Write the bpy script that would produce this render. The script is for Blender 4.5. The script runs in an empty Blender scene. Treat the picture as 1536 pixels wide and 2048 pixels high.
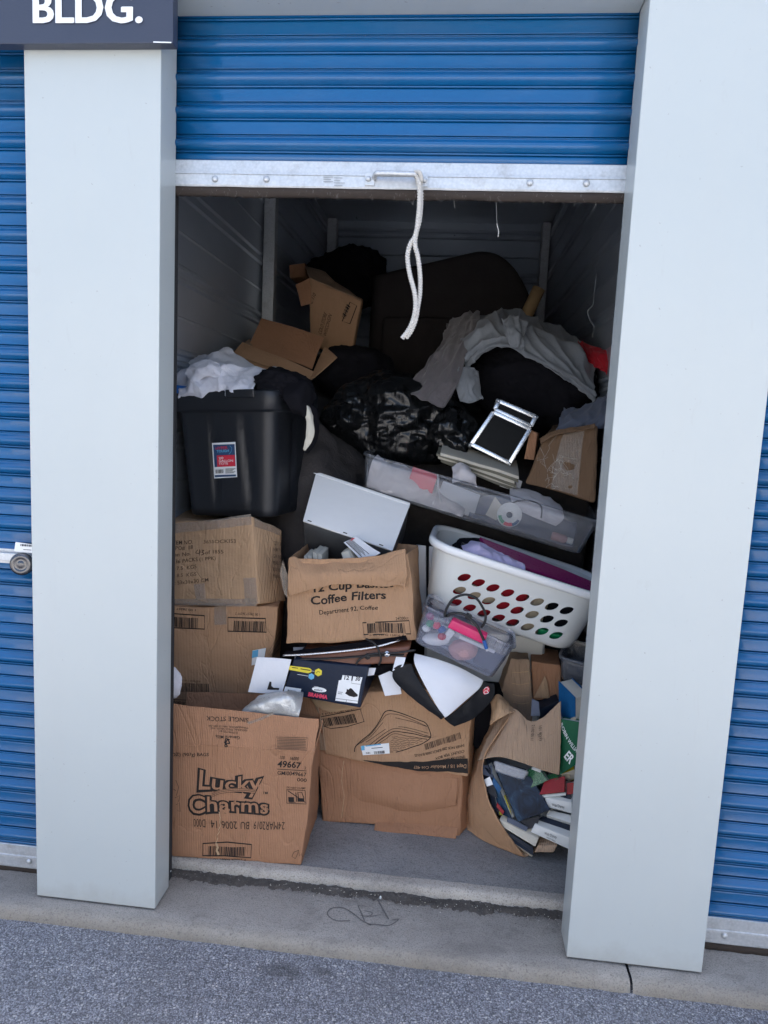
import bpy, bmesh, math, random
from mathutils import Vector, Matrix, noise
random.seed(7)
SC = bpy.context.scene
COL = SC.collection
# ------------------------------------------------------------------ camera
CAM = Vector((0.7989, -1.8359, 1.4648)); YAW, PITCH, ROLL, FPX = -0.0940, -0.1243, 0.0476, 1393.1
_cy, _sy, _cp, _sp = math.cos(YAW), math.sin(YAW), math.cos(PITCH), math.sin(PITCH)
FW = Vector((_sy*_cp, _cy*_cp, _sp)); _r = Vector((_cy, -_sy, 0)); _u = _r.cross(FW)
RT = math.cos(ROLL)*_r + math.sin(ROLL)*_u; UP = -math.sin(ROLL)*_r + math.cos(ROLL)*_u
cd = bpy.data.cameras.new('camera'); cam = bpy.data.objects.new('camera', cd); COL.objects.link(cam)
cam.matrix_world = Matrix(((RT.x, UP.x, -FW.x, CAM.x), (RT.y, UP.y, -FW.y, CAM.y), (RT.z, UP.z, -FW.z, CAM.z), (0, 0, 0, 1)))
cd.sensor_fit = 'VERTICAL'; cd.sensor_height = 24.0; cd.lens = 24.0*FPX/2048
cd.clip_start = 0.02; cd.clip_end = 1000
SC.camera = cam
# ------------------------------------------------------------------ light
SUN_EL, SUN_AZ = math.radians(68), math.radians(12)      # sun stands behind the building
w = bpy.data.worlds.new('World'); SC.world = w; w.use_nodes = True
nt = w.node_tree; nt.nodes.clear()
sky = nt.nodes.new('ShaderNodeTexSky'); sky.sky_type = 'NISHITA'; sky.sun_disc = False
sky.sun_elevation = SUN_EL; sky.sun_rotation = SUN_AZ; sky.air_density = 1.0; sky.dust_density = 5.0; sky.ozone_density = 0.9
bg = nt.nodes.new('ShaderNodeBackground'); bg.inputs['Strength'].default_value = 0.13
wo = nt.nodes.new('ShaderNodeOutputWorld')
nt.links.new(sky.outputs[0], bg.inputs['Color']); nt.links.new(bg.outputs[0], wo.inputs['Surface'])
sl = bpy.data.lights.new('sun', 'SUN'); sl.energy = 5.0; sl.angle = math.radians(0.53); sl.color = (1.0, 0.95, 0.88)
sun = bpy.data.objects.new('sun', sl); COL.objects.link(sun)
sd = Vector((math.sin(SUN_AZ)*math.cos(SUN_EL), math.cos(SUN_AZ)*math.cos(SUN_EL), math.sin(SUN_EL)))
sun.rotation_euler = (-sd).to_track_quat('-Z', 'Y').to_euler(); sun.location = (0, 12, 14)
vs = SC.view_settings; vs.view_transform = 'Standard'; vs.look = 'None'; vs.gamma = 1.0; vs.use_curve_mapping = False
vs.exposure = 2.0
SC.render.engine = 'CYCLES'; SC.cycles.use_denoising = True
SC.cycles.max_bounces = 10; SC.cycles.transparent_max_bounces = 24; SC.cycles.diffuse_bounces = 6
SC.cycles.caustics_reflective = False; SC.cycles.caustics_refractive = False
# ------------------------------------------------------------------ surveying helpers
def ray(px, py): return FW + RT*((px-768)/FPX) + UP*((1024-py)/FPX)
def at(px, py, y):                       # the point at depth y seen at that place of the photograph
    d = ray(px, py); return CAM + d*((y-CAM.y)/d.y)
def atz(px, py, z):
    d = ray(px, py); return CAM + d*((z-CAM.z)/d.z)
def atx(px, py, x):
    d = ray(px, py); return CAM + d*((x-CAM.x)/d.x)
def Q(pts, y):
    ys = y if isinstance(y, (list, tuple)) else [y]*len(pts)
    return [at(p[0], p[1], yy) for p, yy in zip(pts, ys)]
def px2m(px, y): return px*(y-CAM.y)/FPX
# ------------------------------------------------------------------ materials
MATS = {}
class NB:
    def __init__(s, name):
        s.m = bpy.data.materials.new(name); s.m.use_nodes = True; s.t = s.m.node_tree; s.t.nodes.clear()
        s.out = s.n('ShaderNodeOutputMaterial'); MATS[name] = s.m
    def n(s, typ, **kw):
        nd = s.t.nodes.new(typ)
        for k, v in kw.items():
            if k.startswith('i_'): nd.inputs[k[2:].replace('_', ' ')].default_value = v
            else: setattr(nd, k, v)
        return nd
    def l(s, a, b): s.t.links.new(a, b)
    def pos(s, scale=(1, 1, 1), rot=(0, 0, 0), obj=False):
        mp = s.n('ShaderNodeMapping'); mp.inputs['Scale'].default_value = scale; mp.inputs['Rotation'].default_value = rot
        if obj: s.l(s.n('ShaderNodeTexCoord').outputs['Object'], mp.inputs['Vector'])
        else: s.l(s.n('ShaderNodeNewGeometry').outputs['Position'], mp.inputs['Vector'])
        return mp.outputs[0]
    def noise(s, scale, detail=4, rough=.55, vec=None, dist=0):
        nd = s.n('ShaderNodeTexNoise'); nd.inputs['Scale'].default_value = scale; nd.inputs['Detail'].default_value = detail
        nd.inputs['Roughness'].default_value = rough; nd.inputs['Distortion'].default_value = dist
        if vec is not None: s.l(vec, nd.inputs['Vector'])
        return nd.outputs['Fac']
    def ramp(s, fac, stops):
        r = s.n('ShaderNodeValToRGB'); e = r.color_ramp.elements
        while len(e) < len(stops): e.new(.5)
        for el, (p, c) in zip(e, stops):
            el.position = p; el.color = (c, c, c, 1) if isinstance(c, (int, float)) else (*c, 1)
        s.l(fac, r.inputs['Fac']); return r.outputs['Color']
    def mix(s, fac, a, b, mode='MIX'):
        m = s.n('ShaderNodeMix', data_type='RGBA', blend_type=mode)
        for v, k in ((fac, 0), (a, 6), (b, 7)):
            if isinstance(v, (int, float)): m.inputs[k].default_value = v if k == 0 else (v, v, v, 1)
            elif isinstance(v, tuple): m.inputs[k].default_value = (*v, 1)
            else: s.l(v, m.inputs[k])
        return m.outputs[2]
    def math(s, op, a, b=0.):
        m = s.n('ShaderNodeMath', operation=op)
        for i, v in enumerate((a, b)):
            if isinstance(v, (int, float)): m.inputs[i].default_value = v
            else: s.l(v, m.inputs[i])
        return m.outputs[0]
    def bump(s, h, strength=.3, dist=.01):
        b = s.n('ShaderNodeBump'); b.inputs['Strength'].default_value = strength; b.inputs['Distance'].default_value = dist
        s.l(h, b.inputs['Height']); return b.outputs[0]
    def bsdf(s, col, rough=.5, metal=0., normal=None, spec=.5, **kw):
        b = s.n('ShaderNodeBsdfPrincipled')
        for k, v in (('Base Color', col), ('Roughness', rough), ('Metallic', metal), ('Specular IOR Level', spec)):
            if isinstance(v, (int, float)): b.inputs[k].default_value = v
            elif isinstance(v, tuple): b.inputs[k].default_value = (*v, 1)
            else: s.l(v, b.inputs[k])
        for k, v in kw.items(): b.inputs[k.replace('_', ' ')].default_value = v
        if normal is not None: s.l(normal, b.inputs['Normal'])
        s.l(b.outputs[0], s.out.inputs['Surface']); return b
def plain(name, col, rough=.5, metal=0., var=.12, vs=9., bs=60., bst=.08, spec=.5, sheen=0.):
    b = NB(name); f = b.noise(vs, 5); v = b.pos()
    c = b.mix(f, tuple(max(0, x*(1-var)) for x in col), tuple(min(1, x*(1+var)) for x in col))
    nn = b.bump(b.noise(bs, 3), bst, .004)
    b.bsdf(c, b.math('ADD', b.math('MULTIPLY', b.noise(vs*3, 3), .18), max(.03, rough-.09)), metal, nn, spec, Sheen_Weight=sheen)
    return b.m
def cardboard(name, col, var=.16):
    b = NB(name); p = b.pos()
    wv = b.n('ShaderNodeTexWave', wave_type='BANDS', bands_direction='X'); b.l(b.pos((1, .8, .02)), wv.inputs['Vector'])
    wv.inputs['Scale'].default_value = 55; wv.inputs['Distortion'].default_value = 1.2; wv.inputs['Detail'].default_value = 2
    st = b.noise(40, 4, .6, b.pos((1, 1, .06)))
    big = b.noise(5, 5, .6, p)
    c = b.mix(big, tuple(x*(1-var) for x in col), tuple(x*(1+var) for x in col))
    c = b.mix(b.math('MULTIPLY', st, .5), c, tuple(x*.72 for x in col))
    stain = b.ramp(b.noise(3.2, 6, .65, p, .6), [(.58, 0.), (.72, 1.)])
    c = b.mix(b.math('MULTIPLY', stain, .45), c, tuple(x*.5 for x in col))
    sp = b.ramp(b.noise(180, 2, .5, p), [(.70, 0.), (.78, 1.)]); c = b.mix(b.math('MULTIPLY', sp, .3), c, tuple(x*.5 for x in col))
    cre = b.ramp(b.noise(7, 3, .5, b.pos((1, 1, .35)), 1.5), [(.47, 1.), (.5, 0.), (.53, 1.)])
    h = b.math('ADD', b.math('MULTIPLY', wv.outputs['Fac'], .25), b.math('ADD', b.math('MULTIPLY', cre, .5), b.math('MULTIPLY', b.noise(26, 5, .6, p), 1.2)))
    b.bsdf(c, .82, 0, b.bump(h, .7, .005), .18); return b.m
def cloth(name, col, var=.2, rough=.9, weave=420, wb=.25, sheen=.15, fold=0.):
    b = NB(name); p = b.pos(); f = b.noise(7, 5, .6, p)
    c = b.mix(f, tuple(x*(1-var) for x in col), tuple(min(1, x*(1+var)) for x in col))
    h = b.math('ADD', b.math('MULTIPLY', b.noise(weave, 2, .5, p), .35), b.math('MULTIPLY', b.noise(30, 4, .6, p, 1.), 1.+fold))
    b.bsdf(c, rough, 0, b.bump(h, wb, .004), .08 if sheen < .05 else .2, Sheen_Weight=sheen); return b.m
def clear(name, tint, opac=.2, rough=.12, milk=.5):
    b = NB(name)
    tr = b.n('ShaderNodeBsdfTransparent'); tr.inputs[0].default_value = (*[min(1, .88+.12*x) for x in tint], 1)
    df = b.n('ShaderNodeBsdfDiffuse'); df.inputs[0].default_value = (*tint, 1)
    tl = b.n('ShaderNodeBsdfTranslucent'); tl.inputs[0].default_value = (*tint, 1)
    m0 = b.n('ShaderNodeMixShader'); m0.inputs[0].default_value = .5; b.l(df.outputs[0], m0.inputs[1]); b.l(tl.outputs[0], m0.inputs[2])
    m1 = b.n('ShaderNodeMixShader'); b.l(tr.outputs[0], m1.inputs[1]); b.l(m0.outputs[0], m1.inputs[2])
    sc = b.noise(14, 5, .65); b.l(b.math('ADD', b.math('MULTIPLY', sc, opac*.8), opac*.6), m1.inputs[0])
    gl = b.n('ShaderNodeBsdfGlossy'); gl.inputs['Roughness'].default_value = rough; gl.inputs[0].default_value = (.95, .97, 1, 1)
    b.l(b.bump(b.noise(18, 3), .15, .004), gl.inputs['Normal'])
    fr = b.n('ShaderNodeFresnel'); fr.inputs[0].default_value = 1.45
    m2 = b.n('ShaderNodeMixShader'); b.l(b.math('MULTIPLY', fr.outputs[0], .9), m2.inputs[0]); b.l(m1.outputs[0], m2.inputs[1]); b.l(gl.outputs[0], m2.inputs[2])
    b.l(m2.outputs[0], b.out.inputs['Surface']); return b.m
M = {}
def build_materials():
    # white painted steel trim
    b = NB('white_steel'); p = b.pos()
    c = b.mix(b.noise(2.2, 4, .5, p), (.455, .495, .49), (.50, .535, .525))
    sp = b.ramp(b.noise(95, 2, .5, p), [(.725, 0.), (.75, 1.)]); c = b.mix(b.math('MULTIPLY', sp, .6), c, (.25, .24, .24))
    run = b.ramp(b.noise(9, 5, .6, b.pos((1, 1, .12))), [(.5, 0.), (.8, 1.)]); c = b.mix(b.math('MULTIPLY', run, .10), c, (.45, .44, .42))
    sc = b.ramp(b.noise(5, 6, .75, b.pos((2.2, 1, .5), (0, .5, 0)), 2.), [(.62, 0.), (.66, 1.)]); c = b.mix(b.math('MULTIPLY', sc, .10), c, (.36, .35, .33))
    sx = b.n('ShaderNodeSeparateXYZ'); b.l(p, sx.inputs[0])
    foot = b.ramp(b.math('ADD', b.math('MULTIPLY', b.noise(14, 5, .7, p), .22), b.math('MULTIPLY', sx.outputs['Z'], -1.6)), [(.0, 0.), (.16, 1.)]); c = b.mix(b.math('MULTIPLY', foot, .45), c, (.27, .25, .22))
    b.bsdf(c, b.math('ADD', b.math('MULTIPLY', b.noise(6, 4, .5, p), .16), .24), 0, b.bump(b.noise(2.2, 3, .5, p), .38, .014), .5); M['white_steel'] = b.m
    # blue painted door curtain
    b = NB('blue_steel'); p = b.pos()
    c = b.mix(b.noise(3, 5, .6, b.pos((.4, 1, 1))), (.003, .088, .235), (.006, .112, .295))
    sp = b.ramp(b.noise(150, 2, .5, p), [(.75, 0.), (.8, 1.)]); c = b.mix(b.math('MULTIPLY', sp, .4), c, (.3, .33, .38))
    dust = b.ramp(b.noise(5, 5, .65, b.pos((.5, 1, 2.5))), [(.45, 0.), (.8, 1.)]); c = b.mix(b.math('MULTIPLY', dust, .12), c, (.25, .27, .30))
    b.bsdf(c, b.math('ADD', b.math('MULTIPLY', b.noise(12, 4), .2), .12), 0, b.bump(b.noise(5, 3, .5, b.pos((.35, 1, 1))), .12, .006), .5); M['blue'] = b.m
    # galvanised
    b = NB('galvanised_steel'); p = b.pos()
    vo = b.n('ShaderNodeTexVoronoi'); vo.inputs['Scale'].default_value = 130; b.l(p, vo.inputs['Vector'])
    c = b.mix(vo.outputs['Distance'], (.62, .64, .66), (.50, .53, .55))
    dirt = b.ramp(b.noise(22, 6, .7, p), [(.52, 0.), (.75, 1.)]); c = b.mix(b.math('MULTIPLY', dirt, .45), c, (.22, .20, .18))
    b.bsdf(c, b.math('ADD', b.math('MULTIPLY', b.noise(30, 4), .25), .3), .55, b.bump(b.noise(12, 4), .12, .004), .5); M['galv'] = b.m
    b = NB('wall_panel_steel'); p = b.pos()
    c = b.mix(b.noise(4, 5, .6, p), (.34, .39, .45), (.43, .48, .55))
    b.bsdf(c, b.math('ADD', b.math('MULTIPLY', b.noise(16, 5, .6, b.pos((1, .15, 1))), .2), .22), .4, b.bump(b.noise(7, 4, .5, b.pos((1, .2, 1))), .2, .006), .5); M['panel'] = b.m
    # concrete
    def conc(nm, a, bb, dark):
        b = NB(nm); p = b.pos(); c = b.mix(b.noise(3.5, 7, .65, p), a, bb)
        c = b.mix(b.math('MULTIPLY', b.ramp(b.noise(1.7, 7, .7, b.pos((1, 2.2, 1)), .7), [(.42, 0.), (.75, 1.)]), .8), c, dark)
        c = b.mix(b.math('MULTIPLY', b.ramp(b.noise(240, 3, .6, p), [(.50, 0.), (.68, 1.)]), .6), c, tuple(x*.55 for x in dark))
        c = b.mix(b.math('MULTIPLY', b.ramp(b.noise(62, 2, .5, p), [(.74, 0.), (.79, 1.)]), .8), c, (.03, .028, .026))
        c = b.mix(b.math('MULTIPLY', b.ramp(b.noise(45, 3, .5, b.pos((1, 1, 1), (0, 0, .5))), [(.70, 0.), (.78, 1.)]), .3), c, tuple(min(1, x*1.7) for x in a))
        sy2 = b.n('ShaderNodeSeparateXYZ'); b.l(p, sy2.inputs[0])
        ed = b.ramp(b.math('ADD', b.math('MULTIPLY', sy2.outputs['Y'], -9.), b.math('MULTIPLY', b.noise(9, 6, .7, p), .55)), [(.45, 0.), (.85, 1.)]); c = b.mix(b.math('MULTIPLY', ed, .45), c, (.24, .205, .15))
        c = b.mix(b.math('MULTIPLY', b.ramp(b.noise(110, 2, .5, p), [(.64, 0.), (.70, 1.)]), .45), c, tuple(x*.6 for x in dark))
        c = b.mix(b.math('MULTIPLY', b.ramp(b.noise(12, 7, .75, b.pos((1, 1.6, 1)), 1.), [(.52, 0.), (.66, 1.)]), .35), c, tuple(x*.8 for x in dark))
        h = b.math('ADD', b.noise(160, 4, .6, p), b.math('MULTIPLY', b.noise(24, 5, .6, p), 1.3))
        b.bsdf(c, .88, 0, b.bump(h, .6, .004), .2); return b.m
    M['conc'] = conc('concrete', (.29, .275, .25), (.40, .38, .345), (.17, .16, .15))
    M['floorc'] = conc('floor_concrete', (.23, .235, .235), (.35, .345, .335), (.13, .13, .135))
    M['lip'] = conc('worn_concrete_nosing', (.38, .355, .315), (.52, .49, .44), (.22, .205, .185))
    # asphalt
    b = NB('asphalt'); p = b.pos()
    vo = b.n('ShaderNodeTexVoronoi'); vo.inputs['Scale'].default_value = 260; b.l(p, vo.inputs['Vector'])
    vo2 = b.n('ShaderNodeTexVoronoi'); vo2.inputs['Scale'].default_value = 330; b.l(p, vo2.inputs['Vector'])
    vo3 = b.n('ShaderNodeTexVoronoi'); vo3.inputs['Scale'].default_value = 120; b.l(p, vo3.inputs['Vector'])
    r3 = b.n('ShaderNodeSeparateColor'); b.l(vo3.outputs['Color'], r3.inputs[0])
    rnd = b.n('ShaderNodeSeparateColor'); b.l(vo.outputs['Color'], rnd.inputs[0])
    c = b.ramp(rnd.outputs[0], [(0., (.17, .18, .21)), (.35, (.28, .295, .335)), (.8, (.38, .395, .44)), (1., (.56, .57, .61))])
    big = b.math('MULTIPLY', b.ramp(r3.outputs[1], [(.70, 0.), (.74, 1.)]), b.ramp(vo3.outputs['Distance'], [(.30, 1.), (.42, 0.)]))
    c = b.mix(big, c, b.ramp(r3.outputs[2], [(0., (.22, .225, .24)), (.6, (.42, .42, .44)), (1., (.62, .61, .60))]))
    edge = b.math('MULTIPLY', b.ramp(vo.outputs['Distance'], [(.42, 0.), (.75, 1.)]), b.math('SUBTRACT', 1., big))
    c = b.mix(b.math('MULTIPLY', edge, .75), c, (.07, .07, .074))
    c = b.mix(b.math('MULTIPLY', b.ramp(b.noise(2.0, 6, .7, p, .5), [(.5, 0.), (.72, 1.)]), .35), c, (.15, .15, .155))
    c = b.mix(b.math('MULTIPLY', b.ramp(b.noise(26, 4, .6, p), [(.48, 0.), (.70, 1.)]), .35), c, (.13, .13, .14))
    c = b.mix(b.math('MULTIPLY', b.ramp(b.noise(4.3, 4, .6, p), [(.66, 0.), (.74, 1.)]), .4), c, (.10, .10, .105))
    for sx_, sy_, r_ in ((.415, -.125, .085), (.52, -.11, .05), (-.30, -.30, .03)):
        vd = b.n('ShaderNodeVectorMath', operation='DISTANCE'); mp = b.pos((1, 2.2, 1)); b.l(mp, vd.inputs[0]); vd.inputs[1].default_value = (sx_, sy_*2.2, -.034)
        st_ = b.ramp(b.math('ADD', b.math('MULTIPLY', vd.outputs['Value'], 1/r_*.5), b.math('MULTIPLY', b.noise(22, 5, .7, p), .55)), [(.50, 1.), (.72, 0.)]); c = b.mix(b.math('MULTIPLY', st_, .55), c, (.07, .07, .075))
    h = b.math('ADD', b.math('MULTIPLY', edge, -1.), b.math('MULTIPLY', vo2.outputs['Distance'], -.5))
    b.bsdf(c, .72, 0, b.bump(h, .8, .005), .35); M['asphalt'] = b.m
    b = NB('soil'); p = b.pos()
    c = b.mix(b.noise(60, 6, .7, p), (.055, .05, .047), (.16, .148, .135)); c = b.mix(b.ramp(b.noise(170, 2, .5, p), [(.66, 0.), (.72, 1.)]), c, (.35, .33, .30))
    b.bsdf(c, .95, 0, b.bump(b.noise(150, 5, .7, p), .9, .006), .1); M['soil'] = b.m
    # cardboard of several kinds
    M['card'] = cardboard('cardboard_kraft', (.46, .28, .165))
    M['card_o'] = cardboard('cardboard_orange', (.385, .205, .118))
    M['card_l'] = cardboard('cardboard_pale', (.50, .33, .20))
    M['card_d'] = cardboard('cardboard_grey', (.40, .28, .19))
    M['card_t'] = cardboard('cardboard_taped', (.20, .125, .075))
    b = NB('packing_tape'); tr = b.n('ShaderNodeBsdfTransparent'); tr.inputs[0].default_value = (.86, .78, .68, 1)
    gl = b.n('ShaderNodeBsdfGlossy'); gl.inputs['Roughness'].default_value = .18; b.l(b.bump(b.noise(40, 5, .7), .8, .006), gl.inputs['Normal'])
    df = b.n('ShaderNodeBsdfDiffuse'); df.inputs[0].default_value = (.5, .40, .30, 1)
    m1 = b.n('ShaderNodeMixShader'); m1.inputs[0].default_value = .35; b.l(tr.outputs[0], m1.inputs[1]); b.l(df.outputs[0], m1.inputs[2])
    m2 = b.n('ShaderNodeMixShader'); m2.inputs[0].default_value = .14; b.l(m1.outputs[0], m2.inputs[1]); b.l(gl.outputs[0], m2.inputs[2])
    b.l(m2.outputs[0], b.out.inputs['Surface']); M['tape'] = b.m
    P = plain
    M['ink'] = P('black_ink', (.022, .019, .018), .7, var=.3, spec=.2)
    M['ink_d'] = P('faded_ink', (.10, .065, .045), .8, var=.3, spec=.2)
    M['ink_w'] = P('white_ink', (.80, .82, .82), .5, var=.04)
    M['ink_r'] = P('red_ink', (.62, .03, .06), .5)
    M['ink_p'] = P('pink_red_ink', (.72, .05, .11), .5)
    M['ink_y'] = P('yellow_ink', (.72, .60, .03), .5)
    M['ink_b'] = P('light_blue_ink', (.12, .42, .66), .5)
    M['ink_n'] = P('navy_ink', (.03, .07, .16), .5)
    M['sign'] = P('sign_grey', (.040, .048, .075), .35, var=.05, vs=3)
    M['blackp'] = P('black_plastic', (.011, .013, .017), .42, var=.15, bs=300, bst=.12)
    M['blackr'] = P('black_rubber', (.012, .012, .013), .55)
    M['seal'] = P('dirty_rubber_seal', (.045, .033, .026), .9, var=.5, vs=40, bs=90, bst=.6)
    M['whitep'] = P('white_plastic', (.82, .84, .85), .22, var=.03, bs=8, bst=.06)
    M['whitep_s'] = P('white_plastic_soft', (.66, .68, .66), .34, var=.04, bs=10, bst=.08)
    M['greyp'] = P('grey_white_plastic', (.44, .46, .49), .4, var=.06)
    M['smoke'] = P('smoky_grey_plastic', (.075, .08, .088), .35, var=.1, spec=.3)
    M['navy'] = P('navy_card', (.010, .018, .038), .42, spec=.18, var=.25, vs=20)
    M['blackcard'] = P('black_card', (.012, .013, .016), .5, spec=.18, var=.4, vs=30)
    M['paper'] = P('white_paper', (.72, .74, .78), .6, var=.04, vs=6, bs=14, bst=.12)
    M['pages'] = P('book_pages', (.58, .55, .47), .8, var=.2, vs=60)
    M['leather'] = P('brown_leather', (.17, .065, .035), .42, var=.2, vs=14, bs=200, bst=.25)
    M['pink'] = P('pink_plastic', (.62, .02, .13), .25, var=.06)
    M['magenta'] = P('magenta_plastic', (.22, .008, .10), .3, var=.1)
    M['chrome'] = P('chrome', (.75, .76, .78), .12, 1., var=.03)
    M['lockm'] = P('lock_steel', (.13, .13, .135), .2, 1., var=.15)
    M['alu'] = P('aluminium_trim', (.74, .76, .78), .28, .85, var=.06)
    M['blackpanel'] = P('black_case_panel', (.010, .011, .012), .65, spec=.18, var=.2, bs=220, bst=.2)
    M['foil'] = P('silver_mailer', (.55, .56, .55), .3, .35, var=.1, bs=22, bst=.6)
    M['bluep'] = P('blue_plastic', (.012, .10, .36), .4)
    M['bookblue'] = P('blue_book_cover', (.010, .085, .22), .35, spec=.18, var=.35, vs=18)
    M['bookgreen'] = P('green_book_cover', (.006, .10, .045), .35, spec=.18, var=.25, vs=22)
    M['bookyellow'] = P('yellow_book_cover', (.38, .32, .03), .4, spec=.18, var=.3, vs=20)
    M['bookred'] = P('red_book_cover', (.28, .02, .025), .35, spec=.18, var=.5, vs=20)
    M['bookdark'] = P('dark_book_cover', (.012, .018, .032), .35, spec=.18, var=.5, vs=25)
    b = NB('dark_blue_picture_cover'); p = b.pos(obj=False)
    c = b.ramp(b.noise(16, 5, .6, p, 1.), [(.38, (.005, .010, .022)), (.55, (.010, .030, .065)), (.66, (.03, .075, .13)), (.78, (.14, .19, .24))])
    b.bsdf(c, .4, 0, None, .18); M['bookpic'] = b.m
    b = NB('green_picture_cover'); c = b.ramp(b.noise(24, 5, .6, None, 1.), [(.35, (.012, .02, .012)), (.5, (.01, .12, .05)), (.62, (.10, .25, .12)), (.72, (.35, .33, .28))])
    b.bsdf(c, .25); M['bookpic2'] = b.m
    M['records'] = P('record_sleeve', (.16, .155, .12), .7, var=.35, vs=30)
    M['white_towel'] = cloth('white_terry', (.66, .68, .76), .08, .95, 170, .9, .3)
    M['grey_sheet'] = cloth('grey_sheet', (.21, .23, .255), .15, .8, 600, .35, .15, 1.)
    M['grey_towel'] = cloth('grey_terry', (.135, .125, .135), .2, .95, 260, .8, .3)
    M['dark_blanket'] = cloth('dark_blanket', (.050, .046, .046), .4, .95, 300, .7, .02, 1.)
    M['black_cloth'] = cloth('black_cloth', (.010, .010, .013), .3, .95, 400, .4, .0)
    M['blue_grey_cloth'] = cloth('blue_grey_cloth', (.11, .13, .18), .2)
    M['red_cloth'] = cloth('red_cloth', (.33, .012, .022), .2)
    M['lilac_cloth'] = cloth('lilac_cloth', (.45, .42, .62), .2)
    M['pale_cloth'] = cloth('pale_cloth', (.58, .56, .58), .12, .9, 400, .4, .2, 1.)
    M['beige_cloth'] = cloth('beige_cloth', (.42, .36, .26), .15)
    M['fleece'] = cloth('cream_fleece', (.60, .58, .50), .1, .95, 240, .8)
    M['sofa'] = cloth('brown_upholstery', (.042, .037, .038), .25, .9, 300, .4, .0)
    b = NB('trash_bag_film'); p = b.pos()
    h = b.math('ADD', b.math('MULTIPLY', b.noise(5.5, 2, .5, b.pos((3.6, 1.2, .8), (0, .7, .3)), .7), 1.5), b.math('MULTIPLY', b.noise(13, 2, .5, b.pos((3.6, 1.2, .6), (0, .9, .1)), .5), .55))
    b.bsdf((.006, .0065, .007), .27, 0, b.bump(h, .42, .02), .5); M['bag'] = b.m
    b = NB('rope_fibre'); p = b.pos(); c = b.mix(b.noise(120, 3, .6, p), (.42, .40, .36), (.68, .66, .62))
    b.bsdf(c, .9, 0, b.bump(b.noise(420, 3, .6, p), .5, .002), .2); M['rope'] = b.m
    M['clear'] = clear('clear_plastic', (.74, .78, .86), .17)
    M['clear_b'] = clear('clear_bluish_plastic', (.74, .79, .98), .14)
    M['clear_g'] = clear('smoky_plastic', (.30, .32, .36), .45)
    M['frost'] = clear('frosted_plastic', (.66, .68, .72), .8, .3)
    M['skin_pink'] = P('dusty_pink_plastic', (.55, .32, .32), .5, var=.2, vs=40)
    M['wood'] = P('tan_tube_card', (.36, .24, .12), .7, var=.15)
    M['green'] = P('green_plastic', (.01, .25, .10), .4)
    M['dark'] = P('dark_lining', (.02, .02, .022), .9)
build_materials()
# ------------------------------------------------------------------ mesh helpers
def root(name, label, cat, loc, group=None):
    o = bpy.data.objects.new(name, None); o.empty_display_size = .05; COL.objects.link(o); o.location = loc
    o['label'] = label; o['category'] = cat
    if group: o['group'] = group
    return o
def world_loc(o):
    v = o.location.copy()
    while o.parent: o = o.parent; v = v + o.location
    return v
def link(name, me, mat, parent=None, label=None, cat=None, kind=None, group=None, smooth=False):
    """me holds world coordinates; the object's origin is moved to its base (top level) or to its parent"""
    o = bpy.data.objects.new(name, me); COL.objects.link(o)
    for m in (mat if isinstance(mat, (list, tuple)) else [mat]):
        me.materials.append(M[m] if isinstance(m, str) else m)
    if parent is not None:
        b = world_loc(parent); o.parent = parent
    else:
        if len(me.vertices):
            n = len(me.vertices); b = Vector((sum(v.co.x for v in me.vertices)/n, sum(v.co.y for v in me.vertices)/n, min(v.co.z for v in me.vertices)))
        else: b = Vector()
        o.location = b
    me.transform(Matrix.Translation(-b))
    if label: o['label'] = label
    if cat: o['category'] = cat
    if kind: o['kind'] = kind
    if group: o['group'] = group
    if smooth: me.shade_smooth()
    return o
def mk(name, verts, faces, mat, parent=None, smooth=False, mi=None, **kw):
    me = bpy.data.meshes.new(name); me.from_pydata([tuple(v) for v in verts], [], faces); me.update()
    o = link(name, me, mat, parent, smooth=smooth, **kw)
    if mi: me.polygons.foreach_set('material_index', mi)
    return o
def mkb(name, bm, mat, parent=None, smooth=False, **kw):
    me = bpy.data.meshes.new(name); bm.normal_update(); bm.to_mesh(me); bm.free(); me.update()
    return link(name, me, mat, parent, smooth=smooth, **kw)
def solid(o, t, off=-1.):
    m = o.modifiers.new('thickness', 'SOLIDIFY'); m.thickness = t; m.offset = off; m.use_even_offset = False; return o
def soft(o, w=.003, seg=2):
    m = o.modifiers.new('edges', 'BEVEL'); m.width = w; m.segments = seg; m.limit_method = 'ANGLE'; m.angle_limit = math.radians(40); return o
def sub(o, n=1):
    m = o.modifiers.new('smooth', 'SUBSURF'); m.levels = n; m.render_levels = n; return o
def bxv(x0, x1, y0, y1, z0, z1):
    return [(x0, y0, z0), (x1, y0, z0), (x1, y1, z0), (x0, y1, z0), (x0, y0, z1), (x1, y0, z1), (x1, y1, z1), (x0, y1, z1)]
BXF = [(0, 1, 5, 4), (1, 2, 6, 5), (2, 3, 7, 6), (3, 0, 4, 7), (4, 5, 6, 7), (3, 2, 1, 0)]
def box(name, x0, x1, y0, y1, z0, z1, mat, parent=None, bev=0, **kw):
    o = mk(name, bxv(x0, x1, y0, y1, z0, z1), BXF, mat, parent, **kw)
    if bev: soft(o, bev)
    return o
def make_warp(amp, scale, seed, fine=0.):
    s = Vector((seed*3.17, seed*1.71, seed*5.3))
    def f(p):
        d = noise.noise_vector(p*scale+s)*amp
        if fine: d = d + noise.noise_vector(p*scale*4.3+s)*fine
        return p + d
    return f
IDW = lambda p: p
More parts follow.
